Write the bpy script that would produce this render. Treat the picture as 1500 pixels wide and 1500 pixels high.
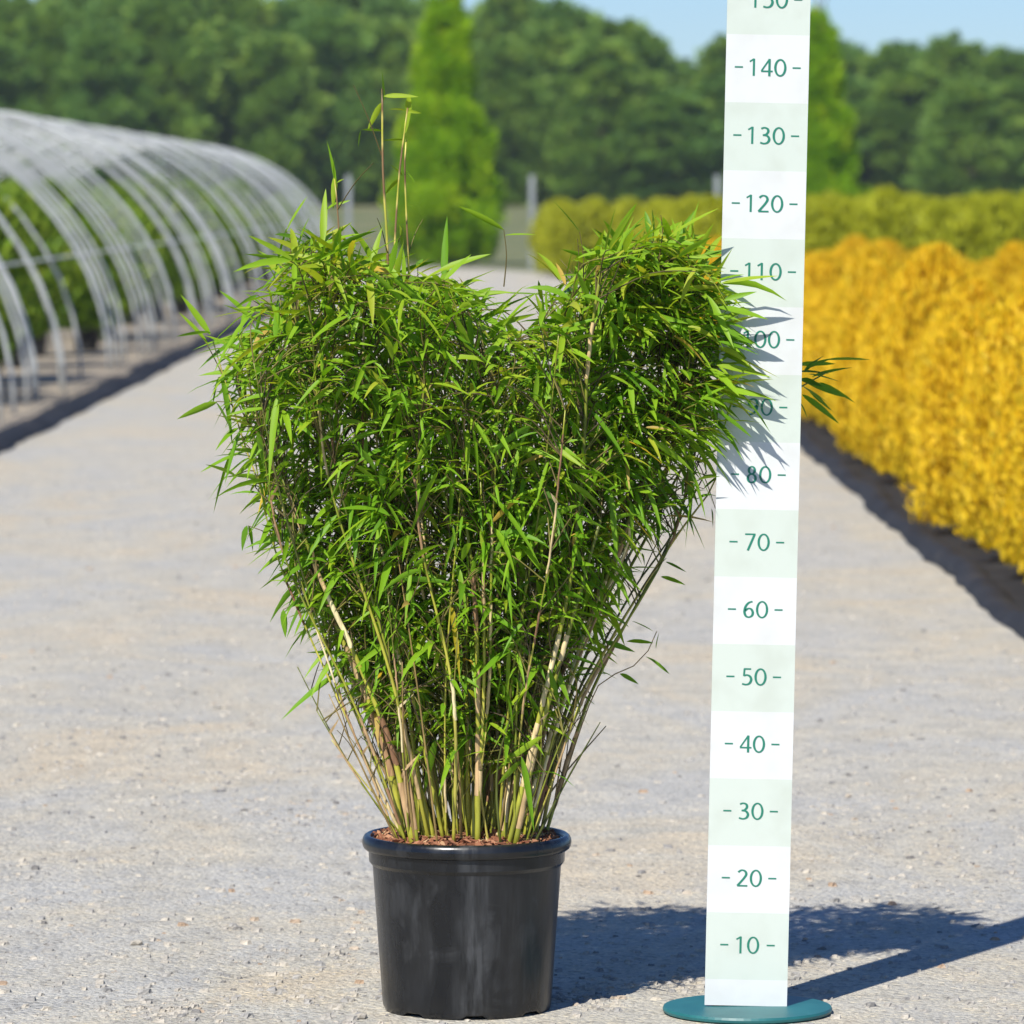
import bpy, math, random
import numpy as np
from mathutils import Vector, Matrix

for o in list(bpy.data.objects):
    bpy.data.objects.remove(o, do_unlink=True)
scene = bpy.context.scene
col = scene.collection
R = math.radians
random.seed(7)
rng = np.random.default_rng(7)

# ------------------------------------------------------------------ camera
F_PX = 7936.0            # focal length in photograph pixels (1500 px wide)
HORIZON = 285.0
CAM_H = 1.215
PITCH = math.atan((750 - HORIZON) / F_PX)
cam_d = bpy.data.cameras.new('camera')
cam = bpy.data.objects.new('camera', cam_d)
col.objects.link(cam)
cam.location = (0, 0, CAM_H)
cam.rotation_euler = (R(90) - PITCH, 0, 0)
cam_d.sensor_fit = 'HORIZONTAL'
cam_d.sensor_width = 36
cam_d.lens = 36 * F_PX / 1500
cam_d.clip_start = 0.1
cam_d.clip_end = 4000
cam_d.dof.use_dof = True
cam_d.dof.focus_distance = 7.95
cam_d.dof.aperture_fstop = 10.0
cam_d.dof.aperture_blades = 9
scene.camera = cam
scene.render.resolution_x = 1024
scene.render.resolution_y = 1024

# ------------------------------------------------------------------ light
SUN_EL = R(47)
SUN_AZ = R(27)           # shadows run 27 degrees to the right of the view
world = bpy.data.worlds.new('World')
scene.world = world
world.use_nodes = True
wn = world.node_tree
wn.nodes.clear()
sky = wn.nodes.new('ShaderNodeTexSky')
sky.sky_type = 'NISHITA'
sky.sun_disc = False
sky.sun_elevation = SUN_EL
sky.sun_rotation = R(180) + SUN_AZ
sky.air_density = 1.0
sky.dust_density = 0.0
sky.ozone_density = 4.0
sky.altitude = 300
bg = wn.nodes.new('ShaderNodeBackground')
bg.inputs['Strength'].default_value = 0.108
wo = wn.nodes.new('ShaderNodeOutputWorld')
tintn = wn.nodes.new('ShaderNodeMix')      # clear, slightly deeper blue summer air
tintn.data_type = 'RGBA'
tintn.blend_type = 'MULTIPLY'
tintn.inputs[0].default_value = 1.0
tintn.inputs[7].default_value = (0.45, 0.575, 0.79, 1)
wn.links.new(sky.outputs[0], tintn.inputs[6])
wn.links.new(tintn.outputs[2], bg.inputs[0])
wn.links.new(bg.outputs[0], wo.inputs[0])
sun_d = bpy.data.lights.new('sun', 'SUN')
sun_d.energy = 4.6
sun_d.angle = R(0.53)
sun_d.color = (1.0, 0.955, 0.87)
sun = bpy.data.objects.new('sun', sun_d)
col.objects.link(sun)
sun_dir = Vector((math.sin(SUN_AZ) * math.cos(SUN_EL), math.cos(SUN_AZ) * math.cos(SUN_EL), -math.sin(SUN_EL)))
sun.rotation_euler = sun_dir.to_track_quat('-Z', 'Y').to_euler()
sun.location = (-4, -4, 8)

scene.view_settings.view_transform = 'Standard'
scene.view_settings.look = 'None'
scene.view_settings.exposure = 0.45
scene.view_settings.gamma = 1.0
scene.view_settings.use_curve_mapping = False
scene.render.engine = 'CYCLES'


def P(px, py, Y):
    """world point seen at photograph pixel (px,py), on the plane at distance Y"""
    sx = (px - 750) / F_PX
    sy = (750 - py) / F_PX
    d = Vector((sx, math.cos(PITCH) + sy * math.sin(PITCH), -math.sin(PITCH) + sy * math.cos(PITCH)))
    t = Y / d.y
    return Vector((d.x * t, Y, CAM_H + d.z * t))


def G(px, py, z=0.0):
    """world point on the level z seen at photograph pixel (px,py)"""
    sx = (px - 750) / F_PX
    sy = (750 - py) / F_PX
    d = Vector((sx, math.cos(PITCH) + sy * math.sin(PITCH), -math.sin(PITCH) + sy * math.cos(PITCH)))
    t = (z - CAM_H) / d.z
    return Vector((d.x * t, d.y * t, z))


# ------------------------------------------------------------------ helpers
def mesh_data(name, verts, faces, mat=None, tint=None, smooth=False):
    me = bpy.data.meshes.new(name)
    me.from_pydata([tuple(v) for v in verts], [], [tuple(int(i) for i in f) for f in faces])
    if mat:
        me.materials.append(mat)
    if tint is not None:
        a = me.attributes.new('tint', 'FLOAT', 'POINT')
        a.data.foreach_set('value', np.asarray(tint, dtype=np.float32))
    if smooth:
        me.polygons.foreach_set('use_smooth', [True] * len(me.polygons))
        if smooth == 'angle':
            me.set_sharp_from_angle(angle=R(30))
    me.update()
    return me


def quads_data(name, V, mat, tint):
    """V: (n,4,3) array of quads"""
    n = V.shape[0]
    me = bpy.data.meshes.new(name)
    me.vertices.add(n * 4)
    me.vertices.foreach_set('co', V.reshape(-1).astype(np.float32))
    me.loops.add(n * 4)
    me.loops.foreach_set('vertex_index', np.arange(n * 4, dtype=np.int32))
    me.polygons.add(n)
    me.polygons.foreach_set('loop_start', np.arange(0, n * 4, 4, dtype=np.int32))
    me.polygons.foreach_set('loop_total', np.full(n, 4, dtype=np.int32))
    a = me.attributes.new('tint', 'FLOAT', 'POINT')
    a.data.foreach_set('value', np.repeat(np.asarray(tint, dtype=np.float32), 4))
    me.materials.append(mat)
    me.update(calc_edges=True)
    me.validate()
    return me


def link(name, data, parent=None, loc=None):
    o = bpy.data.objects.new(name, data)
    col.objects.link(o)
    if parent:
        o.parent = parent
    if loc is not None:
        o.location = loc
    return o


def tag(o, label=None, cat=None, group=None, kind=None):
    if label: o['label'] = label
    if cat: o['category'] = cat
    if group: o['group'] = group
    if kind: o['kind'] = kind
    return o


def copy_tree(o, parent=None):
    c = o.copy()
    col.objects.link(c)
    c.parent = parent
    for ch in list(o.children):
        copy_tree(ch, c)
    return c


class MB:
    """collects tubes, ribbons and boxes into one mesh"""
    def __init__(self):
        self.v, self.f, self.t = [], [], []

    def tube(self, pts, radii, n=6, tint=0.5, cap=True, tints=None):
        pts = [Vector(p) for p in pts]
        base = len(self.v)
        up = Vector((0.31, 0.87, 0.12))
        for i, p in enumerate(pts):
            a = pts[max(i - 1, 0)]
            b = pts[min(i + 1, len(pts) - 1)]
            d = (b - a)
            d = d.normalized() if d.length > 1e-9 else Vector((0, 0, 1))
            s = d.cross(up)
            if s.length < 1e-3:
                s = d.cross(Vector((1, 0, 0)))
            s.normalize()
            q = s.cross(d)
            for k in range(n):
                th = 2 * math.pi * k / n
                self.v.append(p + (s * math.cos(th) + q * math.sin(th)) * radii[i])
                self.t.append(tints[i] if tints else tint)
        for i in range(len(pts) - 1):
            for k in range(n):
                k2 = (k + 1) % n
                self.f.append((base + i * n + k, base + i * n + k2, base + (i + 1) * n + k2, base + (i + 1) * n + k))
        if cap:
            self.f.append(tuple(base + k for k in range(n - 1, -1, -1)))
            e = base + (len(pts) - 1) * n
            self.f.append(tuple(e + k for k in range(n)))

    def add(self, verts, faces, tint=0.5):
        base = len(self.v)
        self.v += [Vector(v) for v in verts]
        self.t += [tint] * len(verts)
        self.f += [tuple(base + i for i in f) for f in faces]

    def data(self, name, mat, smooth=True):
        return mesh_data(name, self.v, self.f, mat, self.t, smooth)


def lathe(profile, n=64):
    v, f = [], []
    for (r, z) in profile:
        for k in range(n):
            th = 2 * math.pi * k / n
            v.append((r * math.cos(th), r * math.sin(th), z))
    for i in range(len(profile) - 1):
        for k in range(n):
            k2 = (k + 1) % n
            f.append((i * n + k, i * n + k2, (i + 1) * n + k2, (i + 1) * n + k))
    return v, f


# ------------------------------------------------------------------ materials
def new_mat(name):
    m = bpy.data.materials.new(name)
    m.use_nodes = True
    nt = m.node_tree
    b = nt.nodes['Principled BSDF']
    return m, nt, b


def ramp_node(nt, stops, interp='LINEAR'):
    r = nt.nodes.new('ShaderNodeValToRGB')
    cr = r.color_ramp
    cr.interpolation = interp
    while len(cr.elements) < len(stops):
        cr.elements.new(0.5)
    for e, (p, c) in zip(cr.elements, stops):
        e.position = p
        e.color = (c[0], c[1], c[2], 1)
    return r


def noise(nt, scale, detail=4, rough=0.55, coord='Object', dist=0.0, vec=None):
    tc = nt.nodes.new('ShaderNodeTexCoord')
    n = nt.nodes.new('ShaderNodeTexNoise')
    n.inputs['Scale'].default_value = scale
    n.inputs['Detail'].default_value = detail
    n.inputs['Roughness'].default_value = rough
    n.inputs['Distortion'].default_value = dist
    if vec is not None:
        mp = nt.nodes.new('ShaderNodeMapping')
        mp.inputs['Scale'].default_value = vec
        nt.links.new(tc.outputs[coord], mp.inputs[0])
        nt.links.new(mp.outputs[0], n.inputs['Vector'])
    else:
        nt.links.new(tc.outputs[coord], n.inputs['Vector'])
    return n


def mixc(nt, fac, a, b, blend='MIX'):
    m = nt.nodes.new('ShaderNodeMix')
    m.data_type = 'RGBA'
    m.blend_type = blend
    for sock, val in ((m.inputs[0], fac), (m.inputs[6], a), (m.inputs[7], b)):
        if isinstance(val, (int, float)):
            sock.default_value = val
        elif isinstance(val, (tuple, list)):
            sock.default_value = (val[0], val[1], val[2], 1)
        else:
            nt.links.new(val, sock)
    return m.outputs[2]


def bump(nt, b, height, strength=0.3, distance=0.01):
    n = nt.nodes.new('ShaderNodeBump')
    n.inputs['Strength'].default_value = strength
    n.inputs['Distance'].default_value = distance
    nt.links.new(height, n.inputs['Height'])
    nt.links.new(n.outputs[0], b.inputs['Normal'])
    return n


def foliage_mat(name, stops, trans=0.35, rough=0.5, tcol=None, spec=0.3, interp='LINEAR'):
    m, nt, b = new_mat(name)
    at = nt.nodes.new('ShaderNodeAttribute')
    at.attribute_name = 'tint'
    r = ramp_node(nt, stops, interp)
    nt.links.new(at.outputs['Fac'], r.inputs[0])
    nt.links.new(r.outputs[0], b.inputs['Base Color'])
    b.inputs['Roughness'].default_value = rough
    b.inputs['Specular IOR Level'].default_value = spec
    t = nt.nodes.new('ShaderNodeBsdfTranslucent')
    c = mixc(nt, 1.0, r.outputs[0], tcol or (1.3, 1.25, 0.5), 'MULTIPLY')
    nt.links.new(c, t.inputs['Color'])
    mx = nt.nodes.new('ShaderNodeMixShader')
    mx.inputs[0].default_value = trans
    nt.links.new(b.outputs[0], mx.inputs[1])
    nt.links.new(t.outputs[0], mx.inputs[2])
    nt.links.new(mx.outputs[0], nt.nodes['Material Output'].inputs['Surface'])
    return m


def tint_mat(name, stops, rough=0.6, spec=0.3, grain=None):
    m, nt, b = new_mat(name)
    at = nt.nodes.new('ShaderNodeAttribute')
    at.attribute_name = 'tint'
    r = ramp_node(nt, stops)
    nt.links.new(at.outputs['Fac'], r.inputs[0])
    c = r.outputs[0]
    if grain:
        n = noise(nt, grain[0], 3, vec=grain[2])
        rr = ramp_node(nt, [(0.3, (1 - grain[1],) * 3), (0.7, (1 + grain[1],) * 3)])
        nt.links.new(n.outputs['Fac'], rr.inputs[0])
        c = mixc(nt, 1.0, c, rr.outputs[0], 'MULTIPLY')
    nt.links.new(c, b.inputs['Base Color'])
    b.inputs['Roughness'].default_value = rough
    b.inputs['Specular IOR Level'].default_value = spec
    return m


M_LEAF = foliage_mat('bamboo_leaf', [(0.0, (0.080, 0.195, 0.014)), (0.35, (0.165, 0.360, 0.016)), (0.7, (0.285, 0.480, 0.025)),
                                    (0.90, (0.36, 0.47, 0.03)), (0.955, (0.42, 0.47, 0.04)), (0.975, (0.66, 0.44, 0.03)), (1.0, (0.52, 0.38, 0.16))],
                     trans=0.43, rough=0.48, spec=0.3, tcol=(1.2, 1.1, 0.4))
M_CULM = tint_mat('bamboo_culm', [(0.0, (0.060, 0.075, 0.018)), (0.35, (0.22, 0.25, 0.025)), (0.7, (0.42, 0.40, 0.05)), (0.85, (0.52, 0.43, 0.11)), (1.0, (0.16, 0.075, 0.045))],
                  rough=0.38, spec=0.45, grain=(90, 0.30, (1, 1, 0.22)))
M_SHEATH = tint_mat('bamboo_sheath', [(0.0, (0.20, 0.10, 0.055)), (0.3, (0.38, 0.23, 0.12)), (0.6, (0.60, 0.44, 0.22)), (1.0, (0.78, 0.66, 0.38))],
                    rough=0.65, spec=0.25, grain=(200, 0.34, (1, 1, 0.10)))
M_TWIG = tint_mat('bamboo_twig', [(0.0, (0.045, 0.032, 0.022)), (0.5, (0.13, 0.10, 0.03)), (1.0, (0.26, 0.25, 0.05))], rough=0.6)

# black plastic pot: slightly dusty and scuffed
M_POT, nt, b = new_mat('black_pot_plastic')
n1 = noise(nt, 9, 5, 0.6, vec=(1, 1, 0.45), dist=0.6)
r1 = ramp_node(nt, [(0.46, (0, 0, 0)), (0.72, (1, 1, 1))])
nt.links.new(n1.outputs['Fac'], r1.inputs[0])
n2 = noise(nt, 70, 3, 0.6, vec=(1, 1, 0.06))
r2 = ramp_node(nt, [(0.5, (0, 0, 0)), (0.8, (1, 1, 1))])
nt.links.new(n2.outputs['Fac'], r2.inputs[0])
mm = mixc(nt, 1.0, r1.outputs[0], r2.outputs[0], 'MULTIPLY')
ad = mixc(nt, 0.30, mm, r1.outputs[0])
tcp = nt.nodes.new('ShaderNodeTexCoord')
spx = nt.nodes.new('ShaderNodeSeparateXYZ'); nt.links.new(tcp.outputs['Object'], spx.inputs[0])
ab = nt.nodes.new('ShaderNodeMath'); ab.operation = 'ADD'; nt.links.new(spx.outputs['X'], ab.inputs[0]); ab.inputs[1].default_value = -0.008
ab2 = nt.nodes.new('ShaderNodeMath'); ab2.operation = 'ABSOLUTE'; nt.links.new(ab.outputs[0], ab2.inputs[0])
rs_ = ramp_node(nt, [(0.0, (0.85,) * 3), (0.010, (0.55,) * 3), (0.030, (0, 0, 0))])      # run of dried splash water
nt.links.new(ab2.outputs[0], rs_.inputs[0])
n5 = noise(nt, 45, 4, 0.65, vec=(1, 1, 0.12))
r5 = ramp_node(nt, [(0.42, (0, 0, 0)), (0.62, (1, 1, 1))]); nt.links.new(n5.outputs['Fac'], r5.inputs[0])
n6 = noise(nt, 14, 4, 0.6, dist=1.2)
r6 = ramp_node(nt, [(0.50, (0, 0, 0)), (0.64, (0.8,) * 3)]); nt.links.new(n6.outputs['Fac'], r6.inputs[0])
st = mixc(nt, 1.0, rs_.outputs[0], r5.outputs[0], 'MULTIPLY')
sc6 = mixc(nt, 1.0, r6.outputs[0], r5.outputs[0], 'MULTIPLY')
ad = mixc(nt, 1.0, ad, st, 'ADD')
ad = mixc(nt, 0.55, ad, sc6, 'ADD')
c = mixc(nt, ad, (0.0040, 0.0050, 0.0070), (0.048, 0.050, 0.053))
nt.links.new(c, b.inputs['Base Color'])
rr = ramp_node(nt, [(0.0, (0.27,) * 3), (1.0, (0.55,) * 3)])
nt.links.new(ad, rr.inputs[0])
nt.links.new(rr.outputs[0], b.inputs['Roughness'])
b.inputs['Specular IOR Level'].default_value = 0.5
n3 = noise(nt, 26, 3, vec=(1, 1, 0.5))
bump(nt, b, n3.outputs['Fac'], 0.12, 0.01)

M_BARK = tint_mat('bark_chip', [(0.0, (0.10, 0.04, 0.022)), (0.5, (0.27, 0.105, 0.055)), (0.8, (0.40, 0.20, 0.11)), (1.0, (0.55, 0.40, 0.22))], rough=0.85)
M_SOIL, nt, b = new_mat('potting_soil')
n1 = noise(nt, 160, 4)
r1 = ramp_node(nt, [(0.3, (0.06, 0.028, 0.018)), (0.7, (0.22, 0.095, 0.05))])
nt.links.new(n1.outputs['Fac'], r1.inputs[0]); nt.links.new(r1.outputs[0], b.inputs['Base Color'])
b.inputs['Roughness'].default_value = 0.9
bump(nt, b, n1.outputs['Fac'], 0.8, 0.01)

# gravel track
M_GRAVEL, nt, b = new_mat('crushed_gravel')
big = noise(nt, 1.5, 7, 0.68, dist=0.8, vec=(1, .55, 1))
rb = ramp_node(nt, [(0.40, (0.468, 0.462, 0.438)), (0.53, (0.505, 0.478, 0.412)), (0.64, (0.55, 0.485, 0.38))])
nt.links.new(big.outputs['Fac'], rb.inputs[0])
mid = noise(nt, 7, 5, 0.65, dist=0.3)
rm = ramp_node(nt, [(0.35, (0.88, 0.88, 0.885)), (0.65, (1.08, 1.07, 1.05))])
nt.links.new(mid.outputs['Fac'], rm.inputs[0])
c = mixc(nt, 1.0, rb.outputs[0], rm.outputs[0], 'MULTIPLY')
fine = noise(nt, 130, 3, 0.7)
rf = ramp_node(nt, [(0.3, (0.70, 0.71, 0.72)), (0.5, (1, 1, 1)), (0.72, (1.28, 1.24, 1.16))])
nt.links.new(fine.outputs['Fac'], rf.inputs[0])
c = mixc(nt, 1.0, c, rf.outputs[0], 'MULTIPLY')
vor = nt.nodes.new('ShaderNodeTexVoronoi'); vor.inputs['Scale'].default_value = 110
tc = nt.nodes.new('ShaderNodeTexCoord'); nt.links.new(tc.outputs['Object'], vor.inputs['Vector'])
hs = nt.nodes.new('ShaderNodeSeparateColor'); nt.links.new(vor.outputs['Color'], hs.inputs[0])
rv = ramp_node(nt, [(0.0, (0.60, 0.58, 0.56)), (0.22, (0.97, 0.97, 0.97)), (0.78, (1, 1, 1)), (1.0, (1.30, 1.24, 1.10))])
nt.links.new(hs.outputs[0], rv.inputs[0])
c = mixc(nt, 0.8, c, rv.outputs[0], 'MULTIPLY')
nt.links.new(c, b.inputs['Base Color'])
b.inputs['Roughness'].default_value = 0.92
b.inputs['Specular IOR Level'].default_value = 0.2
ma = nt.nodes.new('ShaderNodeMath'); ma.operation = 'MULTIPLY_ADD'
ma.inputs[1].default_value = -0.6
nt.links.new(vor.outputs['Distance'], ma.inputs[0]); nt.links.new(fine.outputs['Fac'], ma.inputs[2])
bump(nt, b, ma.outputs[0], 0.75, 0.009)

M_STONE = tint_mat('loose_stone', [(0.0, (0.13, 0.12, 0.11)), (0.35, (0.30, 0.29, 0.275)), (0.7, (0.42, 0.385, 0.33)), (0.93, (0.50, 0.45, 0.37)), (1.0, (0.34, 0.23, 0.15))], rough=0.9, grain=(180, 0.2, (1, 1, 1)))

M_GRASS, nt, b = new_mat('meadow_ground')
n1 = noise(nt, 0.35, 5)
r1 = ramp_node(nt, [(0.35, (0.075, 0.115, 0.03)), (0.55, (0.16, 0.16, 0.065)), (0.7, (0.22, 0.19, 0.10))])
nt.links.new(n1.outputs['Fac'], r1.inputs[0]); nt.links.new(r1.outputs[0], b.inputs['Base Color'])
b.inputs['Roughness'].default_value = 0.95
M_BED, nt, b = new_mat('sandy_bed')
n1 = noise(nt, 2.5, 6)
r1 = ramp_node(nt, [(0.35, (0.20, 0.17, 0.13)), (0.6, (0.36, 0.30, 0.22))])
nt.links.new(n1.outputs['Fac'], r1.inputs[0]); nt.links.new(r1.outputs[0], b.inputs['Base Color'])
b.inputs['Roughness'].default_value = 0.95
M_FOIL, nt, b = new_mat('black_weed_foil')
n1 = noise(nt, 6, 5)
r1 = ramp_node(nt, [(0.35, (0.014, 0.015, 0.019)), (0.6, (0.028, 0.029, 0.034)), (0.78, (0.06, 0.055, 0.05))])
nt.links.new(n1.outputs['Fac'], r1.inputs[0]); nt.links.new(r1.outputs[0], b.inputs['Base Color'])
b.inputs['Roughness'].default_value = 0.75
b.inputs['Specular IOR Level'].default_value = 0.25
bump(nt, b, n1.outputs['Fac'], 0.6, 0.03)

M_HOOP, nt, b = new_mat('galvanised_tube')
n1 = noise(nt, 5, 4)
r1 = ramp_node(nt, [(0.3, (0.40, 0.42, 0.42)), (0.7, (0.60, 0.62, 0.61))])
nt.links.new(n1.outputs['Fac'], r1.inputs[0]); nt.links.new(r1.outputs[0], b.inputs['Base Color'])
b.inputs['Metallic'].default_value = 0.35
b.inputs['Roughness'].default_value = 0.5
M_POST, nt, b = new_mat('weathered_grey_post')
n1 = noise(nt, 8, 4, vec=(1, 1, 0.2))
r1 = ramp_node(nt, [(0.3, (0.20, 0.22, 0.24)), (0.7, (0.34, 0.36, 0.38))])
nt.links.new(n1.outputs['Fac'], r1.inputs[0]); nt.links.new(r1.outputs[0], b.inputs['Base Color'])
b.inputs['Roughness'].default_value = 0.7

# ruler board: white with pale green bands printed every other ten centimetres
M_BOARD, nt, b = new_mat('ruler_board_print')
tc = nt.nodes.new('ShaderNodeTexCoord')
sp = nt.nodes.new('ShaderNodeSeparateXYZ'); nt.links.new(tc.outputs['Object'], sp.inputs[0])
m1 = nt.nodes.new('ShaderNodeMath'); m1.operation = 'ADD'; nt.links.new(sp.outputs['Z'], m1.inputs[0]); m1.inputs[1].default_value = -0.05 + 2.0
m2 = nt.nodes.new('ShaderNodeMath'); m2.operation = 'MODULO'; nt.links.new(m1.outputs[0], m2.inputs[0]); m2.inputs[1].default_value = 0.2
m3 = nt.nodes.new('ShaderNodeMath'); m3.operation = 'LESS_THAN'; nt.links.new(m2.outputs[0], m3.inputs[0]); m3.inputs[1].default_value = 0.1
n1 = noise(nt, 14, 3)
rn = ramp_node(nt, [(0.32, (0.93, 0.925, 0.91)), (0.52, (1, 1, 1))]); nt.links.new(n1.outputs['Fac'], rn.inputs[0])
c = mixc(nt, m3.outputs[0], (0.66, 0.675, 0.67), (0.575, 0.632, 0.570))
c = mixc(nt, 1.0, c, rn.outputs[0], 'MULTIPLY')
nt.links.new(c, b.inputs['Base Color'])
b.inputs['Roughness'].default_value = 0.38
M_PRINT, nt, b = new_mat('green_print_ink')
b.inputs['Base Color'].default_value = (0.016, 0.19, 0.125, 1)
b.inputs['Roughness'].default_value = 0.45
M_DISC, nt, b = new_mat('teal_painted_metal')
n1 = noise(nt, 18, 4)
r1 = ramp_node(nt, [(0.35, (0.012, 0.115, 0.125)), (0.7, (0.022, 0.15, 0.155))])
nt.links.new(n1.outputs['Fac'], r1.inputs[0]); nt.links.new(r1.outputs[0], b.inputs['Base Color'])
b.inputs['Roughness'].default_value = 0.45

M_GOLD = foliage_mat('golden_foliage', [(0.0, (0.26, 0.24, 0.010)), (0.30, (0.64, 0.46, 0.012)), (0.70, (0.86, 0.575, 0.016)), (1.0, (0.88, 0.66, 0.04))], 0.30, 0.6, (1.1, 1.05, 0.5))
M_OLIVE = foliage_mat('olive_gold_foliage', [(0.0, (0.25, 0.29, 0.012)), (0.5, (0.42, 0.44, 0.016)), (1.0, (0.52, 0.51, 0.02))], 0.3, 0.6, (1.1, 1.1, 0.5))
M_CONIFER = foliage_mat('bright_conifer_foliage', [(0.0, (0.14, 0.31, 0.006)), (0.5, (0.31, 0.53, 0.008)), (1.0, (0.48, 0.60, 0.010))], 0.42, 0.6, (1.1, 1.1, 0.5))
M_WOOD = foliage_mat('woodland_foliage', [(0.0, (0.10, 0.205, 0.035)), (0.5, (0.20, 0.345, 0.055)), (1.0, (0.33, 0.455, 0.065))], 0.36, 0.6, (1.1, 1.1, .7))
M_WOODB = foliage_mat('bluish_woodland_foliage', [(0.0, (0.09, 0.20, 0.045)), (0.5, (0.175, 0.33, 0.065)), (1.0, (0.29, 0.43, 0.07))], 0.36, 0.6, (1.1, 1.1, .7))
M_SHRUB = foliage_mat('tunnel_shrub_foliage', [(0.0, (0.07, 0.15, 0.014)), (0.5, (0.19, 0.31, 0.024)), (1.0, (0.36, 0.40, 0.035))], 0.33, 0.6)
M_TRUNK = tint_mat('tree_bark', [(0.0, (0.06, 0.045, 0.03)), (1.0, (0.14, 0.11, 0.08))], rough=0.9, grain=(8, 0.25, (1, 1, 0.2)))

# ------------------------------------------------------------------ ground
def terrain(y):
    if y < 100: return 0.0
    t = min((y - 100) / 90, 1)
    return 0.85 * t * t * (3 - 2 * t) + max(0, y - 190) * 0.002


ys = [-30, 0, 10, 40, 80, 95, 100, 108, 116, 125, 135, 145, 155, 165, 175, 185, 195, 210, 240, 300, 450, 700, 1100, 1800]
xs = [-1500, -700, -300, -120, -50, -20, -6, 0, 6, 20, 50, 120, 300, 700, 1500]
v = [(x, y, terrain(y) - 0.012) for y in ys for x in xs]
nx = len(xs)
f = [(j * nx + i, j * nx + i + 1, (j + 1) * nx + i + 1, (j + 1) * nx + i) for j in range(len(ys) - 1) for i in range(nx - 1)]
tag(link('ground', mesh_data('ground', v, f, M_GRASS)), kind='structure')

LEFT_E, RIGHT_E, TRACK_END = -2.48, 1.44, 86.0


def undul(x, y):
    return (0.002 * math.sin(3.1 * x + 1.3 * y) * math.sin(2.2 * y - 1.7 * x) + 0.0015 * math.sin(7.3 * x + 0.6) * math.sin(5.1 * y + 2)
            + 0.010 * math.exp(-((x + 1.15) / 0.25) ** 2) - 0.0)


def track_z(x, y):
    k = min(max((y - 8.6) / 1.5, 0), 1)      # flat where pot and ruler stand
    return undul(x, y) * k


# gravel track: fine rows near, coarse rows far; the far end swings away to the left
rows = list(np.arange(3.0, 26, 0.12)) + list(np.arange(26, 90, 0.8))
cols = np.linspace(0, 1, 46)
v, f = [], []
for y in rows:
    x0 = LEFT_E - 0.1
    x1 = RIGHT_E + 0.02
    if y > 72:
        k = (y - 72) / (rows[-1] - 72)
        x1 = RIGHT_E + 0.02 - 2.0 * k ** 2.2
        x0 = LEFT_E - 0.1 - 3.0 * k ** 1.3
    for s in cols:
        x = x0 + (x1 - x0) * s
        v.append((x, y, track_z(x, y) + 0.0))
nx = len(cols)
f = [(j * nx + i, j * nx + i + 1, (j + 1) * nx + i + 1, (j + 1) * nx + i) for j in range(len(rows) - 1) for i in range(nx - 1)]
tag(link('gravel_track', mesh_data('gravel_track', v, f, M_GRAVEL, smooth=True)), kind='structure')


def sheet(name, x0, x1, y0, y1, z, mat, nx=8, ny=40):
    v = [(x0 + (x1 - x0) * i / nx, y0 + (y1 - y0) * j / ny, z + 0.004 * math.sin(i * 2.1 + j * 1.3)) for j in range(ny + 1) for i in range(nx + 1)]
    f = [(j * (nx + 1) + i, j * (nx + 1) + i + 1, (j + 1) * (nx + 1) + i + 1, (j + 1) * (nx + 1) + i) for j in range(ny) for i in range(nx)]
    return tag(link(name, mesh_data(name, v, f, mat)), kind='structure')


sheet('sandy_bed', -14, LEFT_E - 0.12, 8, 88, 0.008, M_BED)
sheet('weed_membrane', RIGHT_E + 0.024, 16, 8, 88, 0.008, M_FOIL)


def edging(name, x, label, y0, y1, seed, k=1.0):
    r = random.Random(seed)
    prof = [(-0.08, 0.0), (-0.06, 0.035), (-0.02, 0.055), (0.025, 0.05), (0.06, 0.025), (0.08, 0.0)]
    v, f = [], []
    n = int((y1 - y0) / 0.18)
    ph = r.random() * 6
    for j in range(n + 1):
        y = y0 + (y1 - y0) * j / n
        wob = (0.006 * math.sin(y * 0.9 + ph) + 0.008 * math.sin(y * 2.7 + ph) + r.uniform(-.008, .008))
        hs_ = 1 + 0.15 * math.sin(y * 1.9 + ph) + r.uniform(-.30, .30)
        for (dx, dz) in prof:
            v.append((x + dx * k * (1 + r.uniform(-.12, .12)) + wob, y, 0.004 + dz * k * hs_))
    m = len(prof)
    f = [(j * m + i, (j + 1) * m + i, (j + 1) * m + i + 1, j * m + i + 1) for j in range(n) for i in range(m - 1)]
    f.append(tuple(range(m)))
    f.append(tuple(reversed(range(n * m, n * m + m))))
    return tag(link(name, mesh_data(name, v, f, M_FOIL, smooth=True)), label, 'edging')


edging('foil_edging', LEFT_E, 'black foil edging strip between the gravel track and the hoop tunnel', 16, 84, 1)
edging('foil_edging', RIGHT_E, 'black foil edging strip at the foot of the golden yellow shrubs', 12, 78, 2, .72)

# ------------------------------------------------------------------ stones and gravel
ICO_V = [(0, 0, 1), (.89, 0, .45), (.28, .85, .45), (-.72, .53, .45), (-.72, -.53, .45), (.28, -.85, .45), (.72, .53, -.45), (-.28, .85, -.45), (-.89, 0, -.45), (-.28, -.85, -.45), (.72, -.53, -.45), (0, 0, -1)]
ICO_F = [(0, 1, 2), (0, 2, 3), (0, 3, 4), (0, 4, 5), (0, 5, 1), (1, 6, 2), (2, 7, 3), (3, 8, 4), (4, 9, 5), (5, 10, 1), (6, 7, 2), (7, 8, 3), (8, 9, 4), (9, 10, 5), (10, 6, 1), (11, 7, 6), (11, 8, 7), (11, 9, 8), (11, 10, 9), (11, 6, 10)]


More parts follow.
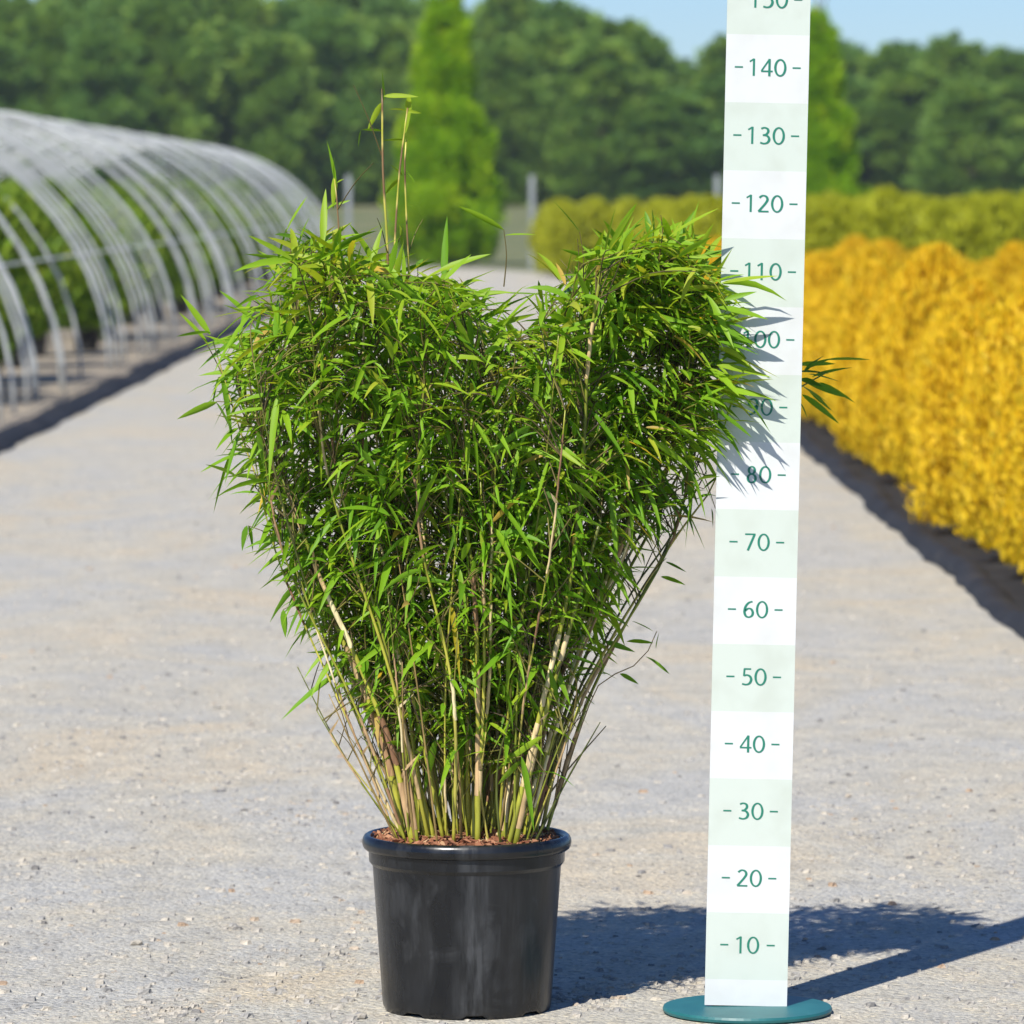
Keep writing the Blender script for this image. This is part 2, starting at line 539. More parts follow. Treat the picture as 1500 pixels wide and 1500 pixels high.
def stone_verts(s, r):
    a, b_, c_ = s * r.uniform(.8, 1.5), s * r.uniform(.7, 1.1), s * r.uniform(.4, .7)
    th = r.uniform(0, 6.28)
    out = []
    for (x, y, z) in ICO_V:
        k = r.uniform(.78, 1.18)
        x, y, z = x * a * k, y * b_ * k, z * c_ * k
        out.append((x * math.cos(th) - y * math.sin(th), x * math.sin(th) + y * math.cos(th), z))
    return out, c_


r_ = random.Random(11)
gm = MB()
OCT_V = [(math.cos(k * 1.0472), math.sin(k * 1.0472), 0) for k in range(6)] + [(.62 * math.cos(k * 1.0472 + .3), .62 * math.sin(k * 1.0472 + .3), .82) for k in range(6)]
OCT_F = [(k, (k + 1) % 6, 6 + (k + 1) % 6, 6 + k) for k in range(6)] + [(6, 7, 8, 9, 10, 11)]
POT_X, POT_Y = P(684, 1479, 8.05).x, 8.05
for i in range(26000):
    y = 7.0 + 17 * r_.random() ** 1.5
    half = 760 / F_PX * y
    x = r_.uniform(max(-half, LEFT_E + .1), min(half, RIGHT_E - .1))
    if r_.random() < 0.45:      # gravel gathers in drifts
        if math.sin(2.3 * x + 0.8 * y) * math.sin(1.1 * y - 0.7 * x + 1) < 0.1: continue
    if (x - POT_X) ** 2 + (y - POT_Y) ** 2 < .14 ** 2: continue
    if (x - .345) ** 2 + (y - 8.0) ** 2 < .135 ** 2: continue
    s = 0.0020 + 0.0085 * r_.random() ** 3.5
    th = r_.uniform(0, 6.28)
    z = track_z(x, y)
    vs = []
    for (a, b_, c_) in OCT_V:
        k = r_.uniform(.7, 1.2)
        xx, yy = a * s * k * 1.25, b_ * s * k
        vs.append((x + xx * math.cos(th) - yy * math.sin(th), y + xx * math.sin(th) + yy * math.cos(th), z - .0012 + c_ * s * k * .8))
    gm.add(vs, OCT_F, min(0.99, max(0.10, r_.gauss(.55, .20))))
for i in range(1500):      # rough sandy drifts where wheels throw the gravel aside
    cx_, cy_, w_, h_ = r_.choice([(330, 1125, 130, 45), (420, 1185, 90, 22), (260, 1060, 90, 40), (510, 1385, 28, 60), (1255, 1200, 70, 60), (1000, 1440, 140, 14), (250, 1480, 90, 16), (860, 1465, 50, 14)])
    p = G(r_.gauss(cx_, w_ * .6), min(r_.gauss(cy_, h_ * .6), 1497))
    if (p.x - POT_X) ** 2 + (p.y - POT_Y) ** 2 < .145 ** 2 or (p.x - .345) ** 2 + (p.y - 8.0) ** 2 < .135 ** 2: continue
    s = 0.0022 + 0.0065 * r_.random() ** 2.5
    th = r_.uniform(0, 6.28)
    vs = []
    for (a, b_, c_) in OCT_V:
        k = r_.uniform(.6, 1.25)
        xx, yy = a * s * k * 1.35, b_ * s * k
        vs.append((p.x + xx * math.cos(th) - yy * math.sin(th), p.y + xx * math.sin(th) + yy * math.cos(th), track_z(p.x, p.y) - .0012 + c_ * s * k * .75))
    gm.add(vs, OCT_F, min(.96, max(.05, r_.gauss(.62, .22))))
tag(link('gravel', gm.data('gravel', M_STONE, False)), 'fine loose gravel scattered over the pale grey track', 'gravel', kind='stuff')

stone_px = [(318, 1036, 16, .55), (325, 1160, 14, .4), (360, 1014, 6, .97), (315, 1018, 7, .3), (222, 1087, 8, .35), (195, 1245, 10, .1), (200, 1384, 18, .8),
            (290, 1176, 10, .93), (440, 1178, 6, .4), (943, 1247, 13, .8), (935, 1285, 9, .05), (963, 1322, 10, .25), (925, 1447, 12, .85), (905, 1465, 8, .9),
            (1243, 1168, 16, .95), (1253, 1209, 12, .88), (1275, 1288, 12, .3), (1300, 1116, 10, .8), (1260, 1366, 10, .85), (1180, 1376, 11, .97),
            (1010, 1430, 8, .5), (870, 1450, 8, .3), (525, 1390, 8, .9), (520, 1405, 7, .97), (532, 1340, 9, .7), (505, 1365, 6, .4), (530, 1492, 20, .75),
            (640, 1497, 14, .8), (685, 1496, 12, .85), (500, 1485, 9, .2), (437, 1332, 7, .5), (370, 1280, 7, .85), (260, 1300, 6, .4), (905, 1180, 9, .4), (890, 1295, 8, .6),
            (1290, 1465, 12, .6), (1225, 1425, 7, .3), (880, 1350, 9, .25), (843, 1362, 7, .25), (238, 1180, 9, .6), (395, 1187, 8, .5), (120, 1250, 12, .6), (60, 1130, 9, .4), (1400, 1240, 12, .6), (1440, 1370, 10, .4)]
for i, (px, py, w, tnt) in enumerate(stone_px):
    p = G(px, py)
    s = w / F_PX * p.y * 0.42
    vs, cz = stone_verts(s, r_)
    dz = min(q[2] for q in vs)
    me = mesh_data('stone', vs, ICO_F, M_STONE, [tnt] * 12)
    o = link('stone', me, None, (p.x, p.y, track_z(p.x, p.y) - dz - 0.0018))
    lab = 'small loose grey stone lying on the pale gravel track'
    if tnt > .87: lab = 'small rusty brown stone lying on the pale gravel track'
    elif tnt > .65: lab = 'small loose cream stone lying on the pale gravel track'
    elif tnt < .28: lab = 'small dark stone lying on the pale gravel track'
    tag(o, lab, 'stone', 'loose stones on the gravel track')

# ------------------------------------------------------------------ ruler
RY = 8.0
rb0 = G(1092, 1488, 0.008)
DISC_T = 0.010
disc_c = Vector((P(1095, 1488, RY).x, RY + 0.004, 0))
ruler = link('measuring_ruler', None, None, (P(1092, 1488, RY).x, RY, 0))
ruler.rotation_euler = (0, R(1.17), 0)
tag(ruler, 'tall white height ruler board with pale green bands standing on a round teal foot', 'ruler')
W2, TH, TOP = 0.0612, 0.0025, 1.66
Z0 = DISC_T + 0.001


def rbox(x0, x1, y0, y1, z0, z1):
    v = [(x0, y0, z0), (x1, y0, z0), (x1, y1, z0), (x0, y1, z0), (x0, y0, z1), (x1, y0, z1), (x1, y1, z1), (x0, y1, z1)]
    f = [(0, 3, 2, 1), (4, 5, 6, 7), (0, 1, 5, 4), (1, 2, 6, 5), (2, 3, 7, 6), (3, 0, 4, 7)]
    return v, f


link('board', mesh_data('board', *rbox(-W2, W2, -TH, TH, Z0, TOP), M_BOARD), ruler)
pv, pf = lathe([(0.0005, 0.001), (0.122, 0.001), (0.1255, 0.003), (0.1262, 0.0065), (0.1245, DISC_T), (0.0005, DISC_T + 0.0005)], 72)
foot = link('foot_plate', mesh_data('foot_plate', pv, pf, M_DISC, smooth=False), ruler, (0.003, 0.004, 0))
foot.rotation_euler = (0, -R(1.17), 0)
mb = MB()
mb.add(*rbox(-0.05, 0.05, TH + .0005, TH + 0.020, DISC_T + .001, DISC_T + 0.05))
link('rear_bracket', mb.data('rear_bracket', M_DISC, False), ruler)


def catmull(pts, n=7):
    out = []
    m = len(pts)
    for i in range(m - 1):
        p0, p1, p2, p3 = pts[max(i - 1, 0)], pts[i], pts[i + 1], pts[min(i + 2, m - 1)]
        for k in range(n):
            t = k / n
            out.append(tuple(0.5 * (2 * p1[d] + (p2[d] - p0[d]) * t + (2 * p0[d] - 5 * p1[d] + 4 * p2[d] - p3[d]) * t * t + (3 * p1[d] - p0[d] - 3 * p2[d] + p3[d]) * t ** 3) for d in (0, 1)))
    out.append(pts[-1])
    return out


THIN, THICK = 0.085, 0.135


def ribbon(pts, curve=True, w=None):
    """humanist stroke: near-vertical runs are thick, near-horizontal runs thin"""
    c = catmull(pts) if curve else pts
    v, f = [], []
    for i, p in enumerate(c):
        a, b_ = c[max(i - 1, 0)], c[min(i + 1, len(c) - 1)]
        dx, dy = b_[0] - a[0], b_[1] - a[1]
        L = math.hypot(dx, dy) or 1
        ww = w or (THIN + (THICK - THIN) * (abs(dy) / L) ** 1.5)
        nx_, ny_ = -dy / L * ww / 2, dx / L * ww / 2
        v += [(p[0] + nx_, p[1] + ny_), (p[0] - nx_, p[1] - ny_)]
    for i in range(len(c) - 1):
        f.append((2 * i, 2 * i + 1, 2 * i + 3, 2 * i + 2))
    return v, f


def ring(cx, cy, rx, ry, n=36):
    v, f = [], []
    for k in range(n):
        t = 2 * math.pi * k / n
        v += [(cx + rx * math.cos(t), cy + ry * math.sin(t)), (cx + (rx - THICK) * math.cos(t), cy + (ry - THIN) * math.sin(t))]
    for k in range(n):
        k2 = (k + 1) % n
        f.append((2 * k, 2 * k2, 2 * k2 + 1, 2 * k + 1))
    return v, f


SIX = [(.52, .965), (.32, .89), (.16, .67), (.10, .36), (.17, .12), (.33, .04), (.50, .13), (.545, .32), (.46, .51), (.30, .55), (.14, .42)]
DIG = {
    '0': [ring(.34, .5, .36, .51)],
    '1': [ribbon([(.33, 0), (.33, 1.0)], False, .125), ribbon([(.08, .83), (.20, .90), (.33, .985)], False, .085)],
    '2': [ribbon([(.09, .84), (.26, .965), (.45, .91), (.52, .73), (.42, .52), (.22, .25), (.05, .04)]), ribbon([(.045, .042), (.59, .042)], False, .088)],
    '3': [ribbon([(.10, .90), (.27, .962), (.44, .89), (.475, .73), (.37, .575), (.19, .53)]), ribbon([(.19, .53), (.42, .49), (.535, .31), (.46, .11), (.27, .035), (.06, .09)])],
    '4': [ribbon([(.46, .99), (.04, .30)], False, .085), ribbon([(.02, .28), (.64, .28)], False, .085), ribbon([(.46, 1.0), (.46, 0)], False, .12)],
    '5': [ribbon([(.14, .955), (.53, .955)], False, .09), ribbon([(.175, .96), (.15, .54)], False, .10), ribbon([(.15, .56), (.33, .60), (.49, .50), (.54, .31), (.45, .11), (.27, .035), (.06, .08)])],
    '6': [ribbon(SIX)],
    '7': [ribbon([(.04, .955), (.60, .955)], False, .09), ribbon([(.55, .95), (.20, 0)], False, .12)],
    '8': [ring(.32, .745, .225, .255), ring(.32, .27, .275, .29)],
    '9': [ribbon([(.64 - x, 1 - y) for (x, y) in SIX])],
}
DH = 0.0252
for cm in range(10, 170, 10):
    s = str(cm)
    adv = 0.80
    wtot = (len(s) - 1) * adv + 0.68
    if s[0] == '1': wtot -= .08
    verts, faces, ly = [], [], 0
    x0 = -wtot / 2 - (.04 if s[0] == '1' else 0)
    for i, ch in enumerate(s):
        for (sv, sf) in DIG[ch]:
            yy = -TH - 0.0004 - 0.00008 * ly
            ly += 1
            b0 = len(verts)
            ox = x0 + i * adv - (.07 if (i > 0 and s[0] == '1') else 0)
            verts += [((ox + q[0] * (1.0 if ch in '01' else 1.10)) * DH, yy, (q[1] - .5) * DH) for q in sv]
            faces += [tuple(b0 + k for k in fc) for fc in sf]
    half = 0.0345 if len(s) == 2 else 0.0425
    for sg in (-1, 1):
        b0 = len(verts)
        cx = sg * half
        verts += [(cx - .0060, -TH - .0004, -.0011), (cx + .0060, -TH - .0004, -.0011), (cx + .0060, -TH - .0004, .0011), (cx - .0060, -TH - .0004, .0011)]
        faces.append((b0, b0 + 1, b0 + 2, b0 + 3))
    o = link('printed_number', mesh_data('printed_number', verts, faces, M_PRINT), ruler, (0.0005, 0, cm / 100.0 + 0.002))
    o['label'] = 'dark green printed number %d between two dashes' % cm

# ------------------------------------------------------------------ pot
pot = link('plant_pot', None, None, (POT_X, POT_Y, 0))
tag(pot, 'large black plastic nursery pot with a rolled rim standing on the gravel', 'pot')
RIM_Z = P(684, 1221, POT_Y).z
prof = [(0.004, 0.012), (0.112, 0.012), (0.116, 0.001), (0.1245, 0.001), (0.1258, 0.004), (0.1264, 0.012), (0.1405, RIM_Z - 0.052), (0.1412, RIM_Z - 0.046), (0.1440, RIM_Z - 0.043),
        (0.1462, RIM_Z - 0.040), (0.1470, RIM_Z - 0.022), (0.1440, RIM_Z - 0.019), (0.1440, RIM_Z - 0.006), (0.1400, RIM_Z - 0.006), (0.1215, 0.03), (0.004, 0.02)]
pv, pf = lathe(prof, 96)
# drainage notches: lift the foot ring on short arcs
pv = [list(q) for q in pv]
for k in range(96):
    a = (k * 360 / 96) % 45
    if a < 12:
        for i in (2, 3, 4):
            pv[i * 96 + k][2] = 0.006 if i < 4 else 0.0075
link('body', mesh_data('body', pv, pf, M_POT, smooth='angle'), pot)
rimp = []
for k in range(15):
    t = 2 * math.pi * k / 14
    rimp.append((0.1490 + 0.0075 * math.cos(t), RIM_Z - 0.0115 + 0.0115 * math.sin(t)))
pv, pf = lathe(rimp, 96)
link('rim', mesh_data('rim', pv, pf, M_POT, smooth=True), pot)
SOIL_Z = RIM_Z - 0.010
v, f = [(0, 0, SOIL_Z + 0.012)], []
nr, na = 10, 40
for j in range(1, nr + 1):
    for k in range(na):
        rr = 0.1405 * j / nr
        th = 2 * math.pi * k / na
        v.append((rr * math.cos(th), rr * math.sin(th), SOIL_Z + 0.012 * (1 - (j / nr) ** 2) + (r_.uniform(-.003, .003) if j < nr else 0)))
for k in range(na):
    f.append((0, 1 + k, 1 + (k + 1) % na))
for j in range(nr - 1):
    for k in range(na):
        k2 = (k + 1) % na
        f.append((1 + j * na + k, 1 + (j + 1) * na + k, 1 + (j + 1) * na + k2, 1 + j * na + k2))
link('soil', mesh_data('soil', v, f, M_SOIL, smooth=True), pot)


def soil_z(r):
    return SOIL_Z + 0.012 * (1 - min(r / .1405, 1) ** 2)


mb = MB()
for i in range(1500):
    rr = 0.137 * math.sqrt(r_.random())
    th = r_.uniform(0, 6.28)
    s = r_.uniform(.0035, .0095)
    M = Matrix.Rotation(r_.uniform(0, 6.28), 4, 'Z') @ Matrix.Rotation(r_.gauss(0, .45), 4, 'X') @ Matrix.Rotation(r_.gauss(0, .45), 4, 'Y')
    bv, bf = rbox(-s, s, -s * .45, s * .45, -s * .14, s * .14)
    bv = [M @ Vector((q[0] * r_.uniform(.7, 1.2), q[1] * r_.uniform(.6, 1.3), q[2])) for q in bv]
    c0 = Vector((rr * math.cos(th), rr * math.sin(th), soil_z(rr) + r_.uniform(.0, .007)))
    mb.add([c0 + q for q in bv], bf, min(.97, max(0, r_.gauss(.5, .22))))
tag(link('bark_chips', mb.data('bark_chips', M_BARK, False), pot), kind='stuff')
mb = MB()
for i in range(120):       # dry sheath scraps lying on the bark
    rr = 0.134 * math.sqrt(r_.random()); th = r_.uniform(0, 6.28)
    c0 = Vector((rr * math.cos(th), rr * math.sin(th), soil_z(rr) + r_.uniform(.006, .012)))
    d = Vector((r_.gauss(0, 1), r_.gauss(0, 1), r_.gauss(0.1, .3))).normalized() * r_.uniform(.008, .026)
    if Vector((c0.x + d.x, c0.y + d.y)).length > .137 or Vector((c0.x - d.x, c0.y - d.y)).length > .137: continue
    s = d.cross(Vector((0, 0, 1))).normalized() * r_.uniform(.0008, .0026)
    mb.add([c0 - d - s * .5, c0 - d * .2 - s, c0 + d, c0 - d * .2 + s], [(0, 1, 2, 3)], r_.uniform(.4, 1))
tag(link('straw_scraps', mb.data('straw_scraps', M_SHEATH, False), pot), kind='stuff')

# ------------------------------------------------------------------ bamboo
bam = link('bamboo_plant', None, None, (POT_X, POT_Y, SOIL_Z))
tag(bam, 'bushy heart shaped green bamboo clump growing in the black pot', 'bamboo')
ORG = Vector((POT_X, POT_Y, SOIL_Z))
br = random.Random(21)
# outline of the foliage in the plane of the pot, as photographed
OUT = [(505, 985), (470, 925), (448, 870), (424, 790), (396, 715), (366, 640), (338, 570), (345, 500), (380, 440), (415, 385), (450, 362), (505, 372), (560, 398), (620, 402), (672, 428),
       (722, 478), (748, 490), (778, 462), (820, 424), (868, 392), (915, 358), (968, 350), (1018, 385), (1052, 430), (1068, 500), (1066, 570), (1040, 630), (990, 690), (935, 765), (885, 850), (862, 905), (836, 965), (822, 1040), (770, 1100), (700, 1085), (640, 1090), (575, 1080), (530, 1030)]


def inside(x, y, poly=OUT):
    c = False
    j = len(poly) - 1
    for i in range(len(poly)):
        xi, yi = poly[i]; xj, yj = poly[j]
        if (yi > y) != (yj > y) and x < (xj - xi) * (y - yi) / (yj - yi) + xi:
            c = not c
        j = i
    return c


def depth_half(px, py):
    """how deep the clump is at this height: narrow at the pot, wide in the crown"""
    t = min(max((1150 - py) / 550, 0), 1)
    return 0.08 + 0.20 * t


class Culm:
    pass


culms = []


def add_culm(bx, by, pts, r0, r1, thin=False, tall=False):
    """pts: world points from base to tip"""
    c = Culm()
    c.pts = catmull3(pts, 5)
    c.r0, c.r1, c.thin, c.tall = r0 * (1 if thin else .82), r1, thin, tall
    c.tn = br.choice([.02, .06, .12, .3, .8, .95])
    culms.append(c)
    return c


def catmull3(pts, n):
    out = []
    m = len(pts)
    for i in range(m - 1):
        p0, p1, p2, p3 = pts[max(i - 1, 0)], pts[i], pts[i + 1], pts[min(i + 2, m - 1)]
        for k in range(n):
            t = k / n
            out.append(0.5 * (2 * p1 + (p2 - p0) * t + (2 * p0 - 5 * p1 + 4 * p2 - p3) * t * t + (3 * p1 - p0 - 3 * p2 + p3) * t ** 3))
    out.append(pts[-1].copy())
    return out


def base_pt(px, dy):
    x = P(px, 1210, POT_Y).x
    rr = math.hypot(x - POT_X, dy)
    if rr > .118:
        k = .118 / rr
        x = POT_X + (x - POT_X) * k; dy *= k
        rr = .118
    return Vector((x, POT_Y + dy, soil_z(rr) - 0.012))


# fan of culms: base pixel column, then tip pixel; depth at the tip
N_C = 84
for i in range(N_C):
    u = (i + br.uniform(.1, .9)) / N_C
    tx = 360 + u * (1045 - 360)
    # crown top at this column
    top = 350 + 60 * br.random()
    for yy in range(330, 700, 6):
        if inside(tx, yy):
            top = yy; break
    ty = top + abs(br.gauss(0, 70)) + 10
    if tx < 410 or tx > 1020: ty += 60
    bx = 612 + (778 - 612) * u + br.gauss(0, 16)
    bx = min(max(bx, 588), 795)
    dyb = br.uniform(-.10, .10)
    dyt = dyb * 1.3 + br.gauss(0, .11)
    lim = depth_half(tx, ty) * .9
    dyt = max(-lim, min(lim, dyt))
    if tx > 860: dyt = max(dyt, -.03)
    b0 = base_pt(bx, dyb)
    t0 = P(tx, ty, POT_Y + dyt)
    m1 = b0.lerp(t0, .33) + Vector((br.gauss(0, .012), br.gauss(0, .012), 0))
    m2 = b0.lerp(t0, .67) + Vector((br.gauss(0, .016) + (tx - 700) / 9000, br.gauss(0, .016), .01))
    add_culm(0, 0, [b0, m1, m2, t0], br.uniform(.0018, .0037), .0009)
# thin old canes and dead stalks that fill the foot of the clump
for i in range(70):
    bx = br.uniform(585, 792)
    dyb = br.uniform(-.11, .11)
    b0 = base_pt(bx, dyb)
    tx = 690 + (bx - 690) * br.uniform(1.3, 2.4) + br.gauss(0, 25)
    t0 = P(tx, br.uniform(780, 1090), POT_Y + dyb * 1.5)
    add_culm(0, 0, [b0, b0.lerp(t0, .5) + Vector((br.gauss(0, .010), br.gauss(0, .008), 0)), t0], br.uniform(.0014, .0026), .0008, thin=br.random() < .6)
# short stout new culms seen low in the clump
for i in range(14):
    bx = br.uniform(590, 790)
    dyb = br.uniform(-.115, .02)
    b0 = base_pt(bx, dyb)
    tx = 690 + (bx - 690) * br.uniform(1.6, 2.3)
    t0 = P(tx, br.uniform(700, 900), POT_Y + dyb * 1.7)
    add_culm(0, 0, [b0, b0.lerp(t0, .5) + Vector((br.gauss(0, .008), 0, 0)), t0], br.uniform(.0030, .0046), .0014)


def culm_px(lst, dy0, dy1, r0, r1, **k):
    pts = []
    n = len(lst)
    for i, (px, py) in enumerate(lst):
        d = dy0 + (dy1 - dy0) * i / (n - 1)
        pts.append(P(px, py, POT_Y + d))
    pts[0] = base_pt(lst[0][0], dy0)
    return add_culm(0, 0, pts, r0, r1, **k)


# culms that can be picked out in the photograph
culm_px([(594, 1215), (562, 1090), (482, 890), (420, 750), (372, 600)], -.06, -.02, .0062, .0020)
culm_px([(608, 1215), (575, 1100), (520, 960), (470, 850), (410, 690)], -.09, -.08, .0058, .0020)
culm_px([(590, 1208), (560, 1100), (500, 960), (452, 860), (392, 700), (345, 560)], .0, .05, .0050, .0016)
culm_px([(640, 1212), (600, 1100), (568, 960), (566, 830), (574, 660), (568, 380), (561, 250), (560, 130)], -.07, -.05, .0056, .0014, tall=True)
culm_px([(652, 1212), (620, 1060), (585, 800), (574, 560), (577, 390), (584, 265), (593, 190), (597, 158)], -.06, -.04, .0042, .0012, tall=True)
culm_px([(668, 1208), (640, 1010), (605, 700), (602, 500), (598, 380), (593, 250), (595, 205)], .02, .0, .0042, .0012, tall=True)
culm_px([(625, 1210), (590, 1040), (540, 760), (505, 520), (500, 400), (494, 300), (490, 262)], .0, .02, .0042, .0011, tall=True)
culm_px([(700, 1222), (700, 1000), (690, 820), (655, 600)], -.1, -.16, .0056, .0020)
culm_px([(742, 1215), (790, 1050), (832, 870), (846, 760), (856, 640), (862, 520), (880, 400)], -.1, -.17, .0048, .0020)
culm_px([(765, 1212), (800, 1100), (850, 950), (905, 800), (965, 640), (985, 500)], -.05, .0, .0056, .0020)
culm_px([(780, 1212), (815, 1060), (860, 930), (900, 830), (940, 700), (985, 560), (1010, 440)], -.02, .02, .0052, .0018)
culm_px([(755, 1218), (780, 1110), (800, 1040), (840, 900), (880, 760)], -.1, -.12, .0060, .0025)
culm_px([(790, 1208), (828, 1068), (880, 965), (908, 915), (950, 848), (1002, 770), (1040, 720), (1060, 670)], .03, .06, .0032, .0011, thin=True)
culm_px([(786, 1204), (832, 1050), (880, 950), (930, 860), (980, 790), (1035, 690)], .07, .12, .0026, .0010, thin=True)
culm_px([(835, 1068), (870, 1015), (915, 985), (945, 960), (962, 925)], .03, .03, .0013, .0007, thin=True)
culm_px([(782, 1206), (850, 980), (940, 800), (1030, 640), (1130, 590), (1212, 545)], .08, .19, .0034, .0010, thin=True)
culm_px([(604, 1206), (520, 980), (430, 800), (372, 690), (312, 500)], .05, .0, .0028, .0009, thin=True)
# the two culms that fork off must not start in the soil
culms[-3].pts[0] = P(828, 1075, POT_Y + .03)

for c in culms:
    c.len = [0.0]
    for i in range(1, len(c.pts)):
        c.len.append(c.len[-1] + (c.pts[i] - c.pts[i - 1]).length)


def along(c, s):
    s = min(max(s, 0), c.len[-1])
    for i in range(1, len(c.pts)):
        if c.len[i] >= s:
            t = (s - c.len[i - 1]) / max(c.len[i] - c.len[i - 1], 1e-9)
            return c.pts[i - 1].lerp(c.pts[i], t)
    return c.pts[-1].copy()


def rad(c, s):
    return c.r0 + (c.r1 - c.r0) * min(max(s / c.len[-1], 0), 1)


# ---- leaves
PROF = [(0.0, 0.10), (0.10, 0.62), (0.28, 0.98), (0.52, 0.90), (0.78, 0.52), (1.0, 0.0)]
leaves = []        # (verts, faces, tint, score)


def leaf(base, d, length, width, droop, tnt, roll=0.0, side=None):
    d = d.normalized()
    up = Vector((0, 0, 1))
    s = d.cross(up)
    if s.length < .15: s = d.cross(Vector((br.gauss(0, 1), br.gauss(0, 1), .1)))
    s.normalize()
    n = s.cross(d).normalized()
    if roll:
        q = Matrix.Rotation(roll, 3, d)
        s = q @ s; n = q @ n
    twist = br.gauss(0, .35)
    vs, fs = [], []
    for i, (t, w) in enumerate(PROF):
        p = base + d * (length * t) - up * (droop * length * t * t)
        a = twist * t
        ss = s * math.cos(a) + n * math.sin(a)
        nn = n * math.cos(a) - s * math.sin(a)
        hw = width * .5 * w
        if i == len(PROF) - 1:
            vs.append(p)
        else:
            vs += [p - ss * hw + nn * hw * .35, p, p + ss * hw + nn * hw * .35]
    for i in range(len(PROF) - 2):
        a, b_ = 3 * i, 3 * i + 3
        fs += [(a, a + 1, b_ + 1, b_), (a + 1, a + 2, b_ + 2, b_ + 1)]
    a = 3 * (len(PROF) - 2)
    e = a + 3
    fs += [(a, a + 1, e), (a + 1, a + 2, e)]
    # facing and nearness decide which leaves show largest
    nn = (vs[7] - vs[6]).cross(vs[9] - vs[6])
    area = abs(nn.normalized().y) * length * width if nn.length > 0 else 0
    leaves.append((vs, fs, tnt, area * (1.0 + 3.0 * (POT_Y + .3 - base.y))))


def leaf_px(b, t, Y, width, tnt, droop=0.0, dy=0.0):
    p0 = P(b[0], b[1], Y)
    p1 = P(t[0], t[1], Y + dy)
    d = p1 - p0
    L = d.length
    leaf(p0, d + Vector((0, 0, droop * L)), L, width, droop, tnt, roll=br.gauss(0.5, .5))


twigs = {}       # culm index -> list of (pts, r)


def nearest_node(T, lo=.05, hi=.22):
    best, bs = None, 1e9
    for ci, c in enumerate(culms):
        if c.tall and T.z > 1.12: continue
        for k in range(2, len(c.pts)):
            q = c.pts[k]
            if q.z > T.z - .025: break
            d = (q - T).length
            if d < .03: continue
            sc = abs(d - .11) + br.uniform(0, .06) + (.12 if d > hi else 0) + (.08 if c.thin else 0)
            if sc < bs:
                bs, best = sc, (ci, k, q)
    return best


def cluster(T, nl, swing, lmean=.078, tint0=.5, hang=.25):
    """a twig from a culm node to T carrying nl leaves around its end"""
    nn = nearest_node(T)
    if nn is None: return
    ci, k, q = nn
    mid = q.lerp(T, .5) + Vector((br.gauss(0, .010), br.gauss(0, .010), .018))
    pts = catmull3([q, mid, T], 4)
    twigs.setdefault(ci, []).append((pts, .0011, br.uniform(.1, .9)))
    ax = (T - mid).normalized()
    for j in range(nl):
        t = br.uniform(.35, 1.0) if j else 1.0
        b0 = pts[min(int(t * (len(pts) - 1)), len(pts) - 1)]
        d = ax * br.uniform(.2, .9) + Vector((br.gauss(0, .75), br.gauss(0, .75), br.gauss(-.10, .55))) + swing
        L = min(max(br.gauss(lmean, .018) * (1.45 if br.random() < .10 else 1), .024), .120)
        w = min(L * br.uniform(.105, .165), .0115)
        leaf(b0, d, L, w, abs(br.gauss(hang, .18)), min(.952, max(0, br.gauss(tint0, .20))) if br.random() > .011 else br.uniform(.96, 1), roll=br.gauss(0, .55))


def density(px, py):
    """foliage thins out towards the bare stems low down and at the lower flanks"""
    d = 1.0
    if py > 880: d *= max(.30, 1 - (py - 880) / 260.0)
    if px < 430 and py > 560: d *= .5
    if px > 960 and py > 640: d *= .35
    return d


count = 0
tries = 0
TARGET = 2450
while count < TARGET and tries < 60000:
    tries += 1
    px = br.uniform(318, 1085); py = br.uniform(345, 1100)
    if not inside(px, py): continue
    if br.random() > density(px, py): continue
    h = depth_half(px, py)
    # leaves crowd the outside of the clump and thin towards its core
    e = br.uniform(-1, 1)
    e = math.copysign(abs(e) ** .6, e)
    # round the clump off towards its left and right flank
    cx = 695 + (690 - py) * .03
    half = 120 + (1050 - py) * .42 if py > 600 else 370
    fl = max(0.15, 1 - (abs(px - cx) / max(half, 150)) ** 2.4)
    dy = e * h * math.sqrt(fl)
    if px > 760: dy = max(dy, -.16)
    if px > 850: dy = max(dy, br.uniform(-.11, -.05))
    T = P(px, py, POT_Y + dy)
    sw = Vector(((px - 690) / 900.0 + .10, (-.25 if dy < 0 else .2), -.12 if py > 520 else .22))
    if px > 980: sw = Vector((.9, -.1, -.05))
    if 590 < px < 740 and py < 480: sw = Vector((.7, -.1, .05))
    if px < 400: sw = Vector((-.35, -.1, .05))
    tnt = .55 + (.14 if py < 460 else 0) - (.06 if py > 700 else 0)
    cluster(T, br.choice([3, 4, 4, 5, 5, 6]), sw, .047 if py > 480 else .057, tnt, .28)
    count += 1
for i in range(240):
    px = br.uniform(540, 830); py = br.uniform(900, 1120)
    if px < 600 - (1120 - py) * .25 or px > 790 + (1120 - py) * .22: continue
    cluster(P(px, py, POT_Y + br.uniform(-.13, .05)), br.choice([1, 2, 2, 3]), Vector((br.gauss(0, .4), -.2, br.gauss(0, .5))), .043, .6, .2)
# upright sprays that break the top outline
for i in range(120):
    px = br.choice([br.uniform(400, 560), br.uniform(560, 720), br.uniform(790, 1040), br.uniform(860, 1040)])
    top = 400
    for yy in range(330, 600, 5):
        if inside(px, yy): top = yy; break
    T = P(px, top - br.uniform(-12, 14), POT_Y + br.gauss(-.02, .10))
    cluster(T, br.choice([2, 3, 3, 4]), Vector((br.gauss(.25, .5), br.gauss(0, .3), br.uniform(.0, .8))), .064, .68, .15)
